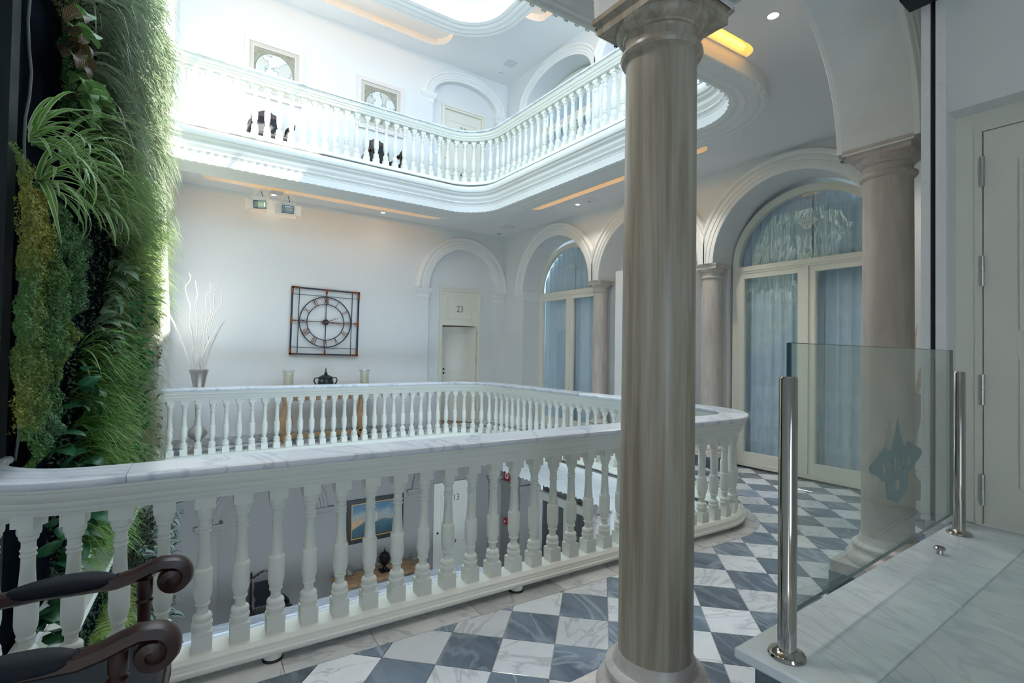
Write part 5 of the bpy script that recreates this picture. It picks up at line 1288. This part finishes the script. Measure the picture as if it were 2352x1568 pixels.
# ------------------------------------------------------------------ ceiling fittings and small wall items
def downlight(x, y, z, label, on=True, r=.038, watt=1.2):
    t = thing('downlight', label, 'ceiling lamp', (x, y, z))
    MB().lathe([(r, -.004), (r+.010, -.004), (r+.012, 0)], 28, cap=False).obj('trim_ring', 'white_pl', t, 40)
    MB().lathe([(r, -.002), (r, -.0015)], 28).obj('lamp_disc', 'lamp_on' if on else 'white_pl', t)
    if on:
        ld = bpy.data.lights.new('spot', 'SPOT'); ld.energy = watt; ld.spot_size = 1.9; ld.spot_blend = .7; ld.color = (1, .93, .85); ld.shadow_soft_size = .04
        lo = bpy.data.objects.new('bulb', ld); COL.objects.link(lo); lo.parent = t; lo.location = (0, 0, -.03)
downlight(3.83, 2.02, C1, 'lit ceiling spotlight between the foreground column and the second column', r=.04, watt=45)
downlight(6.05, 6.66, C1, 'lit ceiling spotlight next to the round ceiling speaker', watt=22)
for x_, y_, lb in ((5.75, 4.3, 'added fill spotlight over the right gallery, hidden by the foreground column'), (5.6, 2.0, 'added unseen fill spotlight over the far end of the near gallery'), (.6, 2.0, 'added unseen fill spotlight above the near balustrade')): downlight(x_, y_, C1, lb, watt=60)  # unseen lamps added as fill to brighten the galleries
downlight(3.49, 9.36, C1, 'lit ceiling spotlight between the floodlights and the arch of door 23')
downlight(1.58, 9.46, C1, 'lit ceiling spotlight between the two floodlights')
downlight(3.47, 9.29, C2, 'unlit ceiling spotlight on the ceiling above the maps', on=False)
def sensor(x, y, z, label):
    t = thing('smoke_detector', label, 'smoke detector', (x, y, z))
    MB().lathe([(.05, 0), (.052, -.008), (.048, -.016)][::-1], 26).obj('base', 'white_pl', t, 40)
    m_ = MB()
    for i in range(10):
        a = 2*PI*i/10; m_.box(.034*math.cos(a)-.006, .034*math.cos(a)+.006, .034*math.sin(a)-.006, .034*math.sin(a)+.006, -.028, -.016)
    m_.obj('vane', 'rubber', t); MB().lathe([(.036, -.046), (.042, -.040), (.042, -.028)], 24).obj('cap', 'white_pl', t, 40)
sensor(6.18, 9.38, C1, 'smoke detector in the ceiling corner above door 23'); sensor(6.08, 9.26, C2, 'smoke detector on the upstairs ceiling above door 33')
def vent(x, y, z, label):
    t = thing('ceiling_grille', label, 'vent', (x, y, z)); MB().box(-.11, .11, -.11, .11, -.006, 0).obj('plate', 'grey_pl', t)
    m_ = MB(); 
    for i in range(7): m_.box(-.09, .09, -.09+i*.027, -.078+i*.027, -.010, -.006)
    m_.obj('slats', 'white_pl', t)
vent(6.02, 8.78, C1, 'square speaker grille on the ceiling near the far corner'); vent(6.04, 8.84, C2, 'square speaker grille on the upstairs ceiling near the corner')
vent(1.60, 9.28, C1, 'small access plate on the ceiling between the floodlights')
t = thing('ceiling_speaker', 'round white ceiling speaker near the foreground column', 'speaker', (6.03, 6.35, C1))
MB().lathe([(.055, -.026), (.10, -.016), (.115, -.006), (.118, 0)], 30).obj('housing', 'white_pl', t, 40); MB().lathe([(.03, -.034), (.035, -.026)], 20).obj('sensor_dome', 'grey_pl', t, 40)
def flood(x, y, label, yaw, tilt):
    t = thing('floodlight', label, 'floodlight', (x, y, C1), yaw); t.scale = (1.5, 1.5, 1.5)
    MB().lathe([(.03, -.03), (.055, -.018), (.06, 0)], 22).obj('canopy', 'white_pl', t, 40)
    MB().tube([(-.075, 0, -.17), (-.078, 0, -.10), (-.05, 0, -.045), (0, 0, -.028), (.05, 0, -.045), (.078, 0, -.10), (.075, 0, -.17)], .006, 6).obj('yoke', 'white_pl', t, 60)
    MB().tube([(0, .01, -.03), (.02, .05, -.09), (.05, .07, -.15), (.03, .05, -.19)], .004, 6).obj('cable', 'rubber', t, 60)
    hd = link('head', None, t); hd = MB().add([(-.065, -.05, -.045), (.065, -.05, -.045), (.065, -.05, .045), (-.065, -.05, .045), (-.04, .05, -.03), (.04, .05, -.03), (.04, .05, .03), (-.04, .05, .03)], [(4, 5, 6, 7), (0, 1, 5, 4), (1, 2, 6, 5), (2, 3, 7, 6), (3, 0, 4, 7)]).obj('head', 'white_pl', t)
    hd.location = (0, 0, -.18); hd.rotation_euler = (tilt, 0, 0)
    MB().add([(-.058, -.046, -.038), (.058, -.046, -.038), (.058, -.046, .038), (-.058, -.046, .038), (-.03, .02, -.02), (.03, .02, -.02), (.03, .02, .02), (-.03, .02, .02)], [(4, 5, 6, 7), (0, 1, 5, 4), (1, 2, 6, 5), (2, 3, 7, 6), (3, 0, 4, 7)]).obj('reflector', 'reflector', hd)
    fl = []
    for (a, b) in ((0, 1), (0, -1), (1, 0), (-1, 0)):
        q = MB()
        if b: q.add([(-.068, -.05, b*.048), (.068, -.05, b*.048), (.085, -.115, b*.085), (-.085, -.115, b*.085), (-.068, -.052, b*.050), (.068, -.052, b*.050), (.085, -.117, b*.087), (-.085, -.117, b*.087)], [(0, 1, 2, 3), (7, 6, 5, 4), (0, 4, 5, 1), (2, 6, 7, 3), (1, 5, 6, 2), (3, 7, 4, 0)])
        else: q.add([(a*.068, -.05, -.045), (a*.068, -.05, .045), (a*.13, -.10, .06), (a*.13, -.10, -.06), (a*.070, -.052, -.045), (a*.070, -.052, .045), (a*.132, -.102, .06), (a*.132, -.102, -.06)], [(0, 1, 2, 3), (7, 6, 5, 4), (0, 4, 5, 1), (2, 6, 7, 3), (1, 5, 6, 2), (3, 7, 4, 0)])
        q.obj('barn_door', 'white_pl', hd)
for o in []: pass
flood(1.34, 9.20, 'left of the two white floodlights with barn doors under the ceiling', -.35, .25); flood(1.76, 9.20, 'right of the two white floodlights with barn doors under the ceiling', -.15, .35)
for x in list(bpy.data.objects):
    if x.data is None and x.name.startswith('head'): bpy.data.objects.remove(x)
flood0 = [(1.36, 9.20), (1.80, 9.20)]
def switch(f, u, z, d, label):
    q = MB(); boxf(q, f, u-.042, u+.042, z-.042, z+.042, d-.010, d); o = q.obj('light_switch', 'white_pl', None); tag(o, label, 'light switch')
    q = MB(); boxf(q, f, u-.026, u+.026, z-.026, z+.026, d-.014, d-.010); q.obj('rocker', 'whitesign', o)
fy = W3('y', BY, 1)
switch(fy, 4.76, 1.18, .12, 'light switch beside the door standing ajar'); switch(fy, 4.80, 5.85, .12, 'light switch beside the closed upstairs door')
switch(W3('y', 4.78, 1), 6.83, 1.22, 0, 'light switch left of the slim column by the large window')
fr = W3('x', WX, 1)
q = MB(); boxf(q, fr, 9.30, 9.54, -1.34, -1.06, -.008, 0); o = q.obj('fire_sign', 'redsign', None); tag(o, 'red fire equipment sign with a white ring one floor below', 'sign')
q = MB()
for i in range(28):
    a = 2*PI*i/28
    for r_ in (.035, .075): q.v.append(fr(9.42+r_*math.cos(a), -1.19+r_*math.sin(a), -.0095))
q.f = [(2*i, 2*i+1, 2*((i+1) % 28)+1, 2*((i+1) % 28)) for i in range(28)]; q.obj('ring_symbol', 'whitesign', o)
q = MB(); boxf(q, fr, 9.37, 9.47, -2.28, -2.14, -.04, 0); o = q.obj('alarm_button', 'redsign', None); tag(o, 'red alarm call point on the wall one floor below', 'alarm')
q = MB(); boxf(q, fr, 9.40, 9.44, -2.23, -2.19, -.044, -.04); q.obj('push_plate', 'whitesign', o)
for (x0, lab) in ((1.28, 'left high small picture one floor below under the ceiling'), (1.80, 'right high small picture one floor below under the ceiling')):
    q = MB().box(x0, x0+.26, 9.10, 9.30, C0-.05, C0-.005); o = q.obj('ceiling_lamp_box', 'steel', None); tag(o, lab.replace('small picture', 'lamp box'), 'lamp')
